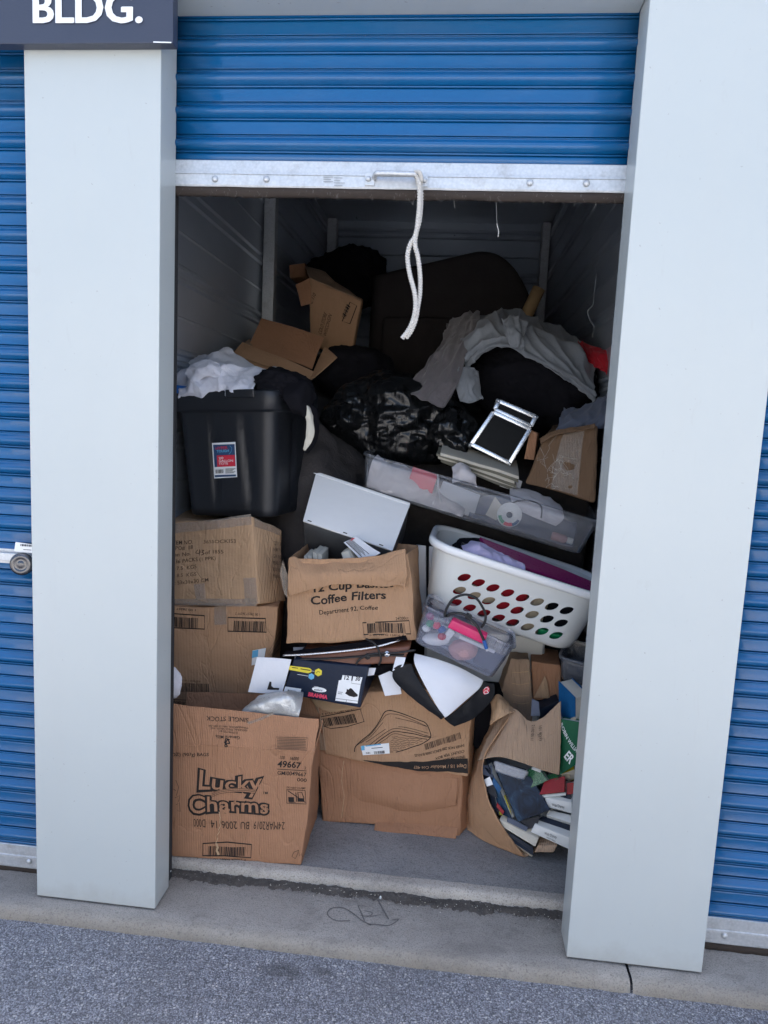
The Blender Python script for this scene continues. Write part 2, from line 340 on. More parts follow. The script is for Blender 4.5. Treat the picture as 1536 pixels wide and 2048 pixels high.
class Face:
    """a quad of the scene that print is laid on: bl, br, tr, tl as seen from outside"""
    def __init__(s, bl, br, tr, tl, warp=IDW):
        s.c = [Vector(v) for v in (bl, br, tr, tl)]; s.w = warp
        s.W = ((s.c[1]-s.c[0]).length+(s.c[2]-s.c[3]).length)/2; s.H = ((s.c[3]-s.c[0]).length+(s.c[2]-s.c[1]).length)/2
        s.n = ((s.c[1]-s.c[0])+(s.c[2]-s.c[3])).cross((s.c[3]-s.c[0])+(s.c[2]-s.c[1])).normalized()
        s.o = sum(s.c, Vector())/4
    def uv(s, u, v):
        c = s.c; return (c[0]*(1-u)+c[1]*u)*(1-v)+(c[3]*(1-u)+c[2]*u)*v
    def P(s, x, y, off=.0012): return s.w(s.uv(x/s.W, y/s.H)+s.n*off)
    def loc(s, px, py):
        d = ray(px, py); t = (s.o-CAM).dot(s.n)/d.dot(s.n); p = CAM+d*t
        u = v = .5
        for _ in range(8):
            e = p-s.uv(u, v); du = (s.c[1]-s.c[0])*(1-v)+(s.c[2]-s.c[3])*v; dv = (s.c[3]-s.c[0])*(1-u)+(s.c[2]-s.c[1])*u
            a, b_, c_ = du.dot(du), du.dot(dv), dv.dot(dv); r1, r2 = e.dot(du), e.dot(dv); D = a*c_-b_*b_
            u += (r1*c_-r2*b_)/D; v += (a*r2-b_*r1)/D
        return (u*s.W, v*s.H)
_TC = {}
def textmesh(s, bold):
    k = (s, bold)
    if k not in _TC:
        cu = bpy.data.curves.new('t', 'FONT'); cu.body = s; cu.size = 1; cu.offset = bold; cu.resolution_u = 3; cu.fill_mode = 'FRONT'
        ob = bpy.data.objects.new('t', cu); me = bpy.data.meshes.new_from_object(ob)
        vs_ = [(v.co.x, v.co.y) for v in me.vertices]; fs = [tuple(p.vertices) for p in me.polygons]
        bpy.data.objects.remove(ob); bpy.data.curves.remove(cu); bpy.data.meshes.remove(me)
        x0 = min(v[0] for v in vs_); x1 = max(v[0] for v in vs_)
        _TC[k] = ([(v[0]-x0, v[1]) for v in vs_], fs, x1-x0)
    return _TC[k]
class Print:
    """flat print collected on a face, linked as one part"""
    def __init__(s, face, off=.0012): s.f = face; s.v = []; s.q = []; s.off = off; s.seg = []
    def begin(s, kind): s.seg.append((kind, len(s.v), len(s.q)))
    def poly(s, pts, off=None):
        i = len(s.v); s.v += [s.f.P(x, y, s.off if off is None else off) for x, y in pts]; s.q.append(tuple(range(i, i+len(pts))))
    def strip(s, top, bot, n=30, m=4):
        T = [s.f.loc(*p) for p in top]; B = [s.f.loc(*p) for p in bot]
        def ev(P_, t):
            x = min(t*(len(P_)-1), len(P_)-1-1e-6); i = int(x); f = x-i; return (P_[i][0]*(1-f)+P_[i+1][0]*f, P_[i][1]*(1-f)+P_[i+1][1]*f)
        for i in range(n):
            a, b_, c_, d_ = ev(T, i/n), ev(T, (i+1)/n), ev(B, i/n), ev(B, (i+1)/n)
            for j in range(m):
                u, v = j/m, (j+1)/m; L = lambda p, q, t: (p[0]*(1-t)+q[0]*t, p[1]*(1-t)+q[1]*t)
                s.poly([L(a, c_, v), L(b_, d_, v), L(b_, d_, u), L(a, c_, u)])
    def rect(s, x0, y0, x1, y1): s.poly([(x0, y0), (x1, y0), (x1, y1), (x0, y1)])
    def stroke(s, pts, w, close=False):
        n = len(pts); L, R_ = [], []
        for i in range(n):
            a = pts[(i-1) % n if close else max(i-1, 0)]; b_ = pts[(i+1) % n if close else min(i+1, n-1)]
            dx, dy = b_[0]-a[0], b_[1]-a[1]; l = math.hypot(dx, dy) or 1; nx, ny = -dy/l*w/2, dx/l*w/2
            L.append((pts[i][0]+nx, pts[i][1]+ny)); R_.append((pts[i][0]-nx, pts[i][1]-ny))
        for i in range(n if close else n-1):
            j = (i+1) % n; s.poly([R_[i], R_[j], L[j], L[i]])
    def pstroke(s, pts, wpx, y, close=False):
        if not s.seg or s.seg[-1][0] != 'line': s.begin('line')
        s.stroke([s.f.loc(*p) for p in pts], px2m(wpx, y), close)
    def frame(s, x0, y0, x1, y1, w): s.stroke([(x0, y0), (x1, y0), (x1, y1), (x0, y1)], w, True)
    def text(s, t, a, b_, hpx=None, bold=.012, h=None, fn=None):
        """baseline from pixel a to pixel b_ (the reading direction); cap height hpx in photograph pixels"""
        A = Vector(s.f.loc(*a)); B = Vector(s.f.loc(*b_)); d = B-A; L = d.length; ex = d/L; ey = Vector((-ex.y, ex.x))
        vs_, fs, wd = textmesh(t, bold); s.begin('text')
        if h is None: h = px2m(hpx, s.f.o.y)
        sx = L/wd; syy = h/.70
        i = len(s.v)
        for x, y in vs_:
            xx, yy = x*sx, y*syy
            if fn: xx, yy = fn(xx/L, yy/h, L, h)
            p = A+ex*xx+ey*yy; s.v.append(s.f.P(p.x, p.y, s.off))
        s.q += [tuple(k+i for k in f) for f in fs]
    def bars(s, a, b_, hpx, n=34, seed=1):
        A = Vector(s.f.loc(*a)); B = Vector(s.f.loc(*b_)); d = B-A; L = d.length; ex = d/L; ey = Vector((-ex.y, ex.x)); h = px2m(hpx, s.f.o.y)
        r = random.Random(seed); x = 0; ws = []; s.begin('barcode')
        for k in range(n): ws.append((r.choice((1, 1, 2, 3)), r.choice((1, 1, 2))))
        tot = sum(a_+b2 for a_, b2 in ws)
        for bw, gw in ws:
            p0 = A+ex*(x/tot*L); p1 = A+ex*((x+bw)/tot*L); x += bw+gw
            s.poly([p0, p1, p1+ey*h, p0+ey*h])
    def link(s, name, mat, parent, **kw):
        if parent is not None and parent.type == 'EMPTY' and len(parent.children): parent = parent.children[0]
        if len(s.seg) < 2: return mk(name, s.v, s.q, mat, parent, **kw)
        if s.seg[0][2] > 0: s.seg.insert(0, ('line', 0, 0))
        o = None
        for i, (k, a, b_) in enumerate(s.seg):
            a2, b2 = (s.seg[i+1][1], s.seg[i+1][2]) if i+1 < len(s.seg) else (len(s.v), len(s.q))
            if b2 > b_: o = mk({'text': name, 'barcode': 'barcode', 'line': 'printed_lines'}[k], s.v[a:a2], [tuple(x-a for x in f) for f in s.q[b_:b2]], mat, parent, **({**kw, 'kind': 'stuff'} if k == 'line' else kw))
        return o
def smoothq(pts, n=6):
    """Catmull-Rom through 2-D or 3-D points"""
    P_ = [Vector(p) for p in pts]; out = []
    for i in range(len(P_)-1):
        p0, p1, p2, p3 = P_[max(i-1, 0)], P_[i], P_[i+1], P_[min(i+2, len(P_)-1)]
        for k in range(n):
            t = k/n; out.append(.5*((2*p1)+(p2-p0)*t+(2*p0-5*p1+4*p2-p3)*t*t+(3*p1-p0-3*p2+p3)*t*t*t))
    out.append(P_[-1]); return out
def hexa(name, c8, mat, parent=None, warp=IDW, r=.004, n=(10, 8, 8), open_top=False, open_front=False, **kw):
    """box between 8 corners: FLb FRb BRb BLb FLt FRt BRt BLt, edges rounded, faces gridded"""
    c = [Vector(v) for v in c8]
    L = [((c[1]-c[0]).length+(c[6]-c[7]).length)/2, ((c[3]-c[0]).length+(c[6]-c[5]).length)/2, ((c[4]-c[0]).length+(c[6]-c[2]).length)/2]
    ax = []
    for k in range(3):
        e = min(r/L[k], .2); m = [e+(1-2*e)*i/n[k] for i in range(n[k]+1)]; ax.append([0., e*.3]+m+[1-e*.3, 1.])
    N = [len(a) for a in ax]; idx = {}; verts = []; faces = []
    def vid(i, j, k):
        if (i, j, k) not in idx:
            t = [ax[0][i], ax[1][j], ax[2][k]]
            m = [t[q]*L[q] for q in range(3)]; rr = min(r, min(L)*.2)
            cl = [min(max(m[q], rr), L[q]-rr) for q in range(3)]
            if open_top and m[2] > L[2]*.5: cl[2] = m[2]
            if open_front and m[1] < L[1]*.5: cl[1] = m[1]
            d = Vector(m)-Vector(cl)
            if d.length > 1e-9: m = Vector(cl)+d.normalized()*rr
            u, v, w_ = (m[q]/L[q] for q in range(3))
            b_ = (c[0]*(1-u)+c[1]*u)*(1-v)+(c[3]*(1-u)+c[2]*u)*v; t_ = (c[4]*(1-u)+c[5]*u)*(1-v)+(c[7]*(1-u)+c[6]*u)*v
            idx[(i, j, k)] = len(verts); verts.append(warp(b_*(1-w_)+t_*w_))
        return idx[(i, j, k)]
    X, Y, Z = N[0]-1, N[1]-1, N[2]-1
    for i in range(X):
        for j in range(Y):
            faces.append((vid(i, j, 0), vid(i, j+1, 0), vid(i+1, j+1, 0), vid(i+1, j, 0)))
            if not open_top: faces.append((vid(i, j, Z), vid(i+1, j, Z), vid(i+1, j+1, Z), vid(i, j+1, Z)))
    for i in range(X):
        for k in range(Z):
            if not open_front: faces.append((vid(i, 0, k), vid(i+1, 0, k), vid(i+1, 0, k+1), vid(i, 0, k+1)))
            faces.append((vid(i, Y, k), vid(i, Y, k+1), vid(i+1, Y, k+1), vid(i+1, Y, k)))
    for j in range(Y):
        for k in range(Z):
            faces.append((vid(0, j, k), vid(0, j, k+1), vid(0, j+1, k+1), vid(0, j+1, k)))
            faces.append((vid(X, j, k), vid(X, j+1, k), vid(X, j+1, k+1), vid(X, j, k+1)))
    return mk(name, verts, faces, mat, parent, True, **kw)
def c8f(front, back):
    """8 corners from a front quad (bl, br, tr, tl) and a vector to the back"""
    bl, br, tr, tl = [Vector(v) for v in front]; b_ = Vector(back)
    return [bl, br, br+b_, bl+b_, tl, tr, tr+b_, tl+b_]
def ffront(c, w=IDW): return Face(c[0], c[1], c[5], c[4], w)
def fright(c, w=IDW): return Face(c[1], c[2], c[6], c[5], w)
def ftop(c, w=IDW): return Face(c[4], c[5], c[6], c[7], w)
def slab(name, quad, t, mat, parent=None, r=.0015, n=(3, 1, 3), warp=IDW, **kw):
    """a board: quad (bl, br, tr, tl seen from outside), thickness t away from the viewer"""
    q = [Vector(v) for v in quad]; nn = ((q[1]-q[0])+(q[2]-q[3])).cross((q[3]-q[0])+(q[2]-q[1])).normalized()
    return hexa(name, c8f(q, -nn*t), mat, parent, warp, r, n, **kw)
def crow(P_, t):
    """Catmull-Rom at t in 0..1"""
    n = len(P_)-1; x = min(t*n, n-1e-6); i = int(x); f = x-i
    p0, p1, p2, p3 = P_[max(i-1, 0)], P_[i], P_[i+1], P_[min(i+2, n)]
    return .5*((2*p1)+(p2-p0)*f+(2*p0-5*p1+4*p2-p3)*f*f+(3*p1-p0-3*p2+p3)*f*f*f)
def patch(name, rows, mat, parent=None, nu=40, nv=40, amp=.01, freq=9., seed=1., thick=.004, ridge=(1, 1, 1), edge=.0, fine=0., pleat=None, **kw):
    """cloth through a net of points, with folds; rows run top to bottom, points left to right"""
    rows = [[Vector(p) for p in r] for r in rows]
    g = []
    for j in range(nv+1):
        g.append([]); cols = len(rows[0])
        for i in range(nu+1):
            col = [crow(r, i/nu) for r in rows]; g[-1].append(crow(col, j/nv) if len(col) > 1 else col[0])
    out = []
    s = Vector((seed*2.3, seed*4.1, seed*1.3))
    for j in range(nv+1):
        for i in range(nu+1):
            p = g[j][i]; a = g[j][min(i+1, nu)]-g[j][max(i-1, 0)]; b_ = g[min(j+1, nv)][i]-g[max(j-1, 0)][i]
            nn = a.cross(b_)
            nn = -nn.normalized() if nn.length > 1e-9 else Vector((0, -1, 0))
            q = Vector((p.x*ridge[0], p.y*ridge[1], p.z*ridge[2]))*freq+s
            h = (1-abs(noise.noise(q))*2.2)*.7+noise.noise(q*2.1)*.5
            if fine: h += fine/amp*noise.noise(p*freq*7)
            d = nn*(amp*h)
            for n_, am_, ax_, sk_ in (pleat or ()):
                u_, v2_ = i/nu, j/nv; t_ = (u_+sk_*v2_) if ax_ == 'u' else (v2_+sk_*u_)
                t_ = t_*n_+noise.noise(Vector((u_*2.2+seed, v2_*2.2, 3.)))*.9+.25*noise.noise(Vector((u_*6+seed, v2_*6, 8.)))
                d = d+nn*(am_*((1-abs(math.sin(math.pi*t_)))**1.4-.35)*(.45+.55*abs(noise.noise(Vector((u_*3, v2_*3, seed))))*2))
            if edge:
                e = min(i, nu-i, j, nv-j)
                if e == 0: d = d+noise.noise_vector(p*60+s)*edge
            out.append(p+d)
    fs = []
    for j in range(nv):
        for i in range(nu):
            a = j*(nu+1)+i; fs.append((a, a+nu+1, a+nu+2, a+1))
    o = mk(name, out, fs, mat, parent, True, **kw)
    if thick: solid(o, thick, 0)
    return o
def blob(name, c, rad, mat, parent=None, sub_=5, amp=.2, freq=3., seed=1., rot=0., flat=None, sharp=True, fine=.03, **kw):
    """lumpy soft volume"""
    bm = bmesh.new(); bmesh.ops.create_icosphere(bm, subdivisions=sub_, radius=1)
    s = Vector((seed*1.9, seed*2.7, seed*.7)); c = Vector(c); Rm = Matrix.Rotation(rot, 3, 'Y')
    for v in bm.verts:
        d = v.co.normalized()
        h = noise.noise(d*freq*.5+s)*amp
        if sharp: h += (.5-abs(noise.noise(d*freq+s))*1.6)*amp*.5+(.5-abs(noise.noise(d*freq*2.6+s))*1.6)*amp*.22
        h += noise.noise(d*freq*7+s)*fine
        p = d*(1+h); p = Vector((p.x*rad[0], p.y*rad[1], p.z*rad[2])); p = Rm@p
        if flat is not None and p.z < flat: p.z = flat+(p.z-flat)*.1
        v.co = c+p
    return mkb(name, bm, mat, parent, True, **kw)
def tube(name, pts, r, mat, parent=None, seg=8, n=6, taper=None, cap=True, **kw):
    P_ = smoothq(pts, n) if n > 1 else [Vector(p) for p in pts]
    vs_, fs = [], []; up = Vector((.13, .2, .97)).normalized(); m = len(P_)
    for i, p in enumerate(P_):
        t = (P_[min(i+1, m-1)]-P_[max(i-1, 0)]).normalized(); a = t.cross(up)
        if a.length < .05: a = t.cross(Vector((1, 0, 0)))
        a.normalize(); b_ = a.cross(t); up = b_
        rr = r*(taper(i/(m-1)) if taper else 1)
        for k in range(seg):
            th = 2*math.pi*k/seg; vs_.append(p+a*(rr*math.cos(th))+b_*(rr*math.sin(th)))
    for i in range(m-1):
        for k in range(seg): fs.append((i*seg+k, i*seg+(k+1) % seg, (i+1)*seg+(k+1) % seg, (i+1)*seg+k))
    if cap: fs += [tuple(range(seg-1, -1, -1)), tuple(range((m-1)*seg, m*seg))]
    return mk(name, vs_, fs, mat, parent, True, **kw)
def lathe(name, prof, c, ax, mat, parent=None, seg=24, **kw):
    """profile of (radius, height) turned about the axis ax through c"""
    ax = Vector(ax).normalized(); a = ax.orthogonal().normalized(); b_ = ax.cross(a); c = Vector(c); vs_, fs = [], []
    for r, h in prof:
        for k in range(seg):
            th = 2*math.pi*k/seg; vs_.append(c+ax*h+a*(r*math.cos(th))+b_*(r*math.sin(th)))
    for i in range(len(prof)-1):
        for k in range(seg): fs.append((i*seg+k, i*seg+(k+1) % seg, (i+1)*seg+(k+1) % seg, (i+1)*seg+k))
    return mk(name, vs_, fs, mat, parent, True, **kw)
def rrect(a, b_, r, n=5, k=6):
    """rounded rectangle outline, half sizes a b, counter-clockwise from front-left corner"""
    pts = []; cs = [(-a+r, -b_+r, math.pi), (a-r, -b_+r, 1.5*math.pi), (a-r, b_-r, 0), (-a+r, b_-r, .5*math.pi)]
    for q, (cx, cy_, t0) in enumerate(cs):
        for i in range(n+1):
            t = t0+.5*math.pi*i/n; pts.append((cx+r*math.cos(t), cy_+r*math.sin(t)))
        nx = cs[(q+1) % 4]; e = (nx[0]+r*math.cos(nx[2]), nx[1]+r*math.sin(nx[2])); s0 = pts[-1]
        for i in range(1, k): pts.append((s0[0]+(e[0]-s0[0])*i/k, s0[1]+(e[1]-s0[1])*i/k))
    return pts
class Frame:
    """local axes of a leaning thing: x along its front, y to its back, z up its side; o = middle of its base"""
    def __init__(s, fl, fr, bl, d):
        fl, fr, bl = Vector(fl), Vector(fr), Vector(bl); s.x = (fr-fl).normalized(); z = fl-bl; s.h = z.length
        s.z = (z-s.x*z.dot(s.x)).normalized(); s.h = z.dot(s.z); s.y = s.z.cross(s.x); s.w = (fr-fl).length; s.d = d
        s.o = fl+s.x*(s.w/2)+s.y*(d/2)-s.z*s.h
    def p(s, x, y, z): return s.o+s.x*x+s.y*y+s.z*z
def loft(name, fr, secs, mat, parent=None, bottom=True, n=5, k=6, mod=None, close_top=False, **kw):
    """sections (half w, half d, corner r, height) joined bottom to top in the frame fr"""
    vs_, fs = [], []; m = None
    for si, (a, b_, r, z) in enumerate(secs):
        ring = rrect(a, b_, r, n, k); m = len(ring)
        for q, (x, y) in enumerate(ring):
            if mod: x, y = mod(x, y, z, si)
            vs_.append(fr.p(x, y, z))
    for i in range(len(secs)-1):
        for q in range(m): fs.append((i*m+q, i*m+(q+1) % m, (i+1)*m+(q+1) % m, (i+1)*m+q))
    if bottom: fs.append(tuple(range(m-1, -1, -1)))
    if close_top: fs.append(tuple(range((len(secs)-1)*m, len(secs)*m)))
    return mk(name, vs_, fs, mat, parent, True, **kw)
# ================================================================== SETTING
W_, PL, PR, PD, ZS = 1.2, .3703, .3670, .102, 2.518      # opening, pillar widths and depth, soffit height
FZ = .036                                                # floor of the unit
DY = .108                                                # plane of the door curtains
G = [(x, y) for x in (-60, -8, -2, 0, 1.2, 3, 9, 60) for y in (-80, -20, -6, -1.5, 0, 20, 90)]
mk('asphalt_drive', [(x, y, -.034) for x, y in G], [(i*7+j, (i+1)*7+j, (i+1)*7+j+1, i*7+j+1) for i in range(7) for j in range(6)], 'asphalt', kind='structure')
def apron(x0, x1, name='concrete_apron'):
    prof = [(-.058, -.12), (-.058, -.034), (-.0555, -.016), (-.049, -.005), (-.036, 0.), (0., .0005), (.05, 0.), (.10, -.0005), (.15, 0), (.188, 0), (.192, -.12)]
    n = max(2, int((x1-x0)/.015)); vs_, fs = [], []
    for i in range(n+1):
        x = x0+(x1-x0)*i/n; e = .004*max(0, 1-min(i, n-i)/1.5) if name else 0
        for y, z in prof:
            d = noise.noise(Vector((x*14, y*9, z*9)))*.003+noise.noise(Vector((x*55, y*30, 1)))*.0016
            vs_.append((x, y+(d if y < -.03 else 0)+(e if y < -.03 else 0), z+(d*.4 if y < -.03 else d*.15)-(e if z > -.05 else 0)))
    m = len(prof)
    for i in range(n):
        for k in range(m-1): fs.append((i*m+k, (i+1)*m+k, (i+1)*m+k+1, i*m+k+1))
    return mk(name, vs_, fs, 'conc', None, True, kind='structure')
JX = atz(1262, 1955, 0).x
ap = apron(-2.2, JX-.0035); ap2 = apron(JX+.0035, 3.4)
# unit floor with worn nosing
def floor_():
    vs_, fs = [], []; prof = [(.190, -.1), (.190, .016), (.193, .028), (.200, .0345), (.212, FZ), (.232, FZ+.0005)]
    n = 110; m = len(prof)
    for i in range(n+1):
        x = -.238+1.656*i/n
        for y, z in prof:
            d = noise.noise(Vector((x*17, y*20, z*20)))*.0035+noise.noise(Vector((x*60, 3, 1)))*.0012
            vs_.append((x, y+(d if z < FZ-.001 else d*.5), z+d*.25))
    for i in range(n):
        for k in range(m-1): fs.append((i*m+k, (i+1)*m+k, (i+1)*m+k+1, i*m+k+1))
    return vs_, fs
fl = box('unit_floor', -.238, 1.418, .225, 3.59, -.1, FZ-.0015, 'floorc', kind='structure')
v_, f_ = floor_(); mk('step_nosing', v_, f_, 'lip', fl, True)
# scrawl drawn on the apron
F_ap = Face((0, -.05, .0), (1.2, -.05, .0), (1.2, .185, .0), (0, .185, .0))
pr = Print(F_ap, .0016)
for pts, wd in (([(700, 1842), (672, 1842), (655, 1830), (662, 1818), (684, 1816), (704, 1826), (724, 1842), (742, 1851)], 3.4), ([(716, 1812), (722, 1826), (729, 1843)], 3), ([(729, 1822), (744, 1826), (738, 1833), (722, 1832)], 2.4),
                ([(740, 1834), (762, 1830)], 2), ([(755, 1800), (764, 1816), (777, 1839)], 4), ([(736, 1849), (756, 1850), (774, 1852), (788, 1847), (797, 1839), (786, 1841)], 3.4)):
    q = [(a.x, a.y) for a in smoothq([(p[0], p[1], 0) for p in pts], 5)]; pr.pstroke(q, wd*.8, 0)
M['scrawl'] = plain('scrawl_mark', (.125, .12, .115), .9, var=.5, vs=90)
pr.link('scrawl', 'scrawl', ap)
# soil washed up against the step
def soil():
    nx, ny = 300, 30; vs_, fs = [], []
    for i in range(nx+1):
        x = -.06+1.30*i/nx
        wd = .050+.022*noise.noise(Vector((x*4, 0, 3)))+.016*noise.noise(Vector((x*17, 0, 3)))+.008*noise.noise(Vector((x*70, 0, 3)))
        for j in range(ny+1):
            t = j/ny; y = .196-t*.115
            edge = 1-max(0, (.196-y)/wd)
            h = .0085*min(1, max(-.4, edge*1.6))*(1.0+.6*noise.noise(Vector((x*9, 7, 0)))) + .006*noise.noise(Vector((x*42, y*42, 0)))+.0045*noise.noise(Vector((x*130, y*130, 2)))
            if edge < .12: h -= .0035
            vs_.append((x, y, h-.002))
    for i in range(nx):
        for j in range(ny):
            a = i*(ny+1)+j; fs.append((a, a+1, a+ny+2, a+ny+1))
    o = mk('soil', vs_, fs, 'soil', None, True, kind='stuff'); o['label'] = 'dark gritty soil washed along the foot of the concrete step'; o['category'] = 'soil'
    # crumbs and grit, too small to count
    r = random.Random(5); V2, F2 = [], []
    for k in range(6500):
        x = r.uniform(-.02, 1.2); far = r.random() < .05
        y = r.uniform(-.03, .11) if far else .180-abs(r.gauss(0, .030))+.006*noise.noise(Vector((x*14, 0, 0))); s = r.uniform(.0005, .0014)*(1.0 if far else 1.1); z = (.001 if far else .006+.004*r.random()) if y > .125 else .0008
        i = len(V2)
        for d in ((1, 0, 0), (-.6, .8, 0), (-.5, -.9, 0), (0, .1, 1.1)): V2.append((x+d[0]*s*r.uniform(.6, 1.3), y+d[1]*s*r.uniform(.6, 1.3), z+d[2]*s))
        F2 += [(i, i+1, i+3), (i+1, i+2, i+3), (i+2, i, i+3)]
    o = mk('grit', V2, F2, 'soil', None, False, kind='stuff'); o['label'] = 'loose dark grit scattered over the concrete apron'; o['category'] = 'grit'
    V2, F2 = [], []
    for k in range(70):
        x = r.uniform(.3, 1.2); y = .17-abs(r.gauss(0, .02)); s = r.uniform(.001, .0024); z = .010; i = len(V2)
        for d in ((1, 0, 0), (-.6, .8, 0), (-.5, -.9, 0), (0, .1, 1.1)): V2.append((x+d[0]*s*r.uniform(.6, 1.3), y+d[1]*s*r.uniform(.6, 1.3), z+d[2]*s))
        F2 += [(i, i+1, i+3), (i+1, i+2, i+3), (i+2, i, i+3)]
    o = mk('pale_grit', V2, F2, 'pages', None, False, kind='stuff'); o['label'] = 'pale crumbs of grit mixed in the soil by the step'; o['category'] = 'grit'
soil()
p = atz(761, 1795, .012); blob('white_pebble', p, (.0035, .003, .006), 'whitep_s', None, 2, .1, 2., label='small white pebble lying in the soil below the step', cat='pebble')
p = atz(340, 1742, .03); blob('white_pebble', (p.x, p.y, .03), (.004, .004, .0035), 'whitep_s', None, 2, .1, 2., label='small white fleck by the foot of the left pillar', cat='pebble')
# ------------------------------------------------------------------ building
bd = root('storage_building', 'white steel storage building with square pillars framing the open unit', 'building', (.6, .05, 0))
def pillar(x0, x1): return box('pillar', x0, x1, 0, PD, .007, 3.0, 'white_steel', bd, .0025)
pillar(-PL, 0); pillar(W_, W_+PR); pillar(-PL-1.2-.37, -PL-1.2); pillar(W_+PR+1.2, W_+PR+1.57)
for x0, x1 in ((0, W_), (-PL-1.2, -PL), (W_+PR, W_+PR+1.2)): box('lintel', x0+.002, x1-.002, .0015, PD, ZS, 3.0, 'white_steel', bd, .0025)
box('fascia', -6, 8, -.012, .105, 3.0, 3.3, 'white_steel', bd, .003)
for x0, x1 in ((-6, -PL-1.575), (W_+PR+1.575, 8)): box('front_wall', x0, x1, .01, PD, 0, 3.0, 'white_steel', bd)
box('roof', -6, 8, .105, 6.6, 3.2, 3.3, 'galv', bd)
box('rear_wall', -6, 8, 6.6, 6.7, 0, 3.3, 'white_steel', bd)
for x in (-6, 7.9): box('end_wall', x, x+.1, .105, 6.6, 0, 3.2, 'white_steel', bd)
def ribs(L, prof, period):
    z = 0; out = []
    while z < L:
        for dz, d in prof:
            if z+dz <= L: out.append((z+dz, d))
        z += period
    out.append((L, 0)); return out
WP = [(0, 0), (.085, 0), (.093, .010), (.105, .010), (.113, 0), (.128, 0), (.136, .010), (.148, .010), (.156, 0), (.262, 0), (.270, .004), (.276, 0)]
def panel_wall(name, kind, c, a0, a1, sgn):
    pr_ = ribs(2.95, WP, .305); vs_, fs = [], []
    for z, d in pr_:
        for a in (a0, a1): vs_.append((c+sgn*d, a, z+.03) if kind == 'x' else (a, c+sgn*d, z+.03))
    for i in range(len(pr_)-1): fs.append((2*i, 2*i+1, 2*i+3, 2*i+2) if (kind == 'x') == (sgn > 0) else (2*i, 2*i+2, 2*i+3, 2*i+1))
    return mk(name, vs_, fs, 'panel', bd)
panel_wall('unit_wall', 'x', -.24, PD+.002, 3.6, 1); panel_wall('unit_wall', 'x', 1.42, PD+.002, 3.6, -1); panel_wall('unit_wall', 'y', 3.6, -.24, 1.42, -1)
box('unit_ceiling', -.24, 1.42, PD+.002, 3.6, 2.98, 3.02, 'panel', bd)
def stud(x0, x1, y0, y1):
    o = box('stud', x0, x1, y0, y1, FZ, 2.97, 'galv', bd, .002); return o
stud(-.228, -.170, 1.79, 1.85); stud(-.228, -.16, 3.50, 3.585); stud(1.35, 1.408, 3.50, 3.585)
# ------------------------------------------------------------------ unseen facing row across the drive, added to bounce sunlight into the unit
bounce_row = root('storage_building', 'unseen pale storage building added across the drive to bounce sunlight into the unit', 'building', (.6, -9.4, 0))
M['cream_steel'] = plain('cream_steel', (.66, .64, .59), .5, var=.05, vs=2)
OX0, OX1, OY = -14.4, 15.6, -9.0
box('fascia', OX0, OX1, OY-.12, OY+.02, 2.55, 3.3, 'cream_steel', bounce_row)
box('roof', OX0, OX1, OY-6.6, OY-.12, 3.2, 3.3, 'galv', bounce_row); box('rear_wall', OX0, OX1, OY-6.7, OY-6.6, 0, 3.3, 'cream_steel', bounce_row)
for x in (OX0, OX1-.1): box('end_wall', x, x+.1, OY-6.6, OY-.12, 0, 3.2, 'cream_steel', bounce_row)
k = 0; x = OX0
while x < OX1-1:
    box('pillar', x, x+.75, OY-.10, OY, 0, 2.55, 'cream_steel', bounce_row)
    box('door_panel', x+.75, min(x+3.0, OX1), OY-.12, OY-.10, 0, 2.55, 'blue' if k % 5 == 2 else 'cream_steel', bounce_row)
    x += 3.0; k += 1
# ------------------------------------------------------------------ roll-up doors
DP = [(0, 0), (.0262, 0), (.0278, -.0032), (.0296, -.0032), (.0312, .0014), (.0326, .0022), (.0340, .0008), (.0370, .0012), (.0410, .0055), (.0460, .0112), (.0510, .0145), (.0560, .0148), (.0602, .0122), (.0642, .0065), (.0675, .0012), (.0694, -.0012), (.0712, .0018), (.0726, .0025), (.0740, .0014), (.0754, -.0032), (.0770, -.0032), (.0786, 0)]
def curtain(x0, x1, z0, z1, parent, y=DY):
    pr_ = [(.0, 0)]; z = 0
    P_ = .083
    while z < z1-z0:
        for dz, d in DP:
            if z+dz <= z1-z0: pr_.append((z+dz, d))
        z += P_
    pr_.append((z1-z0, 0))
    vs_, fs = [], []; nx = 8
    for z, d in pr_:
        for i in range(nx+1):
            x = x0+(x1-x0)*i/nx; vs_.append((x, y-d+.0015*noise.noise(Vector((x*3, z*2, 0))), z1-z))
    for k in range(len(pr_)-1):
        for i in range(nx):
            a = k*(nx+1)+i; fs.append((a+1, a, a+nx+1, a+nx+2))
    o = mk('curtain', vs_, fs, 'blue', parent, True); soft(o, .0008, 1); return solid(o, .0008, 1)
def bolt(p, parent, r=.0088):
    return lathe('bolt', [(0, .007), (r*.45, .0066), (r*.8, .0048), (r, .0018), (r, 0)], p, (0, -1, 0), 'galv', parent, 16)
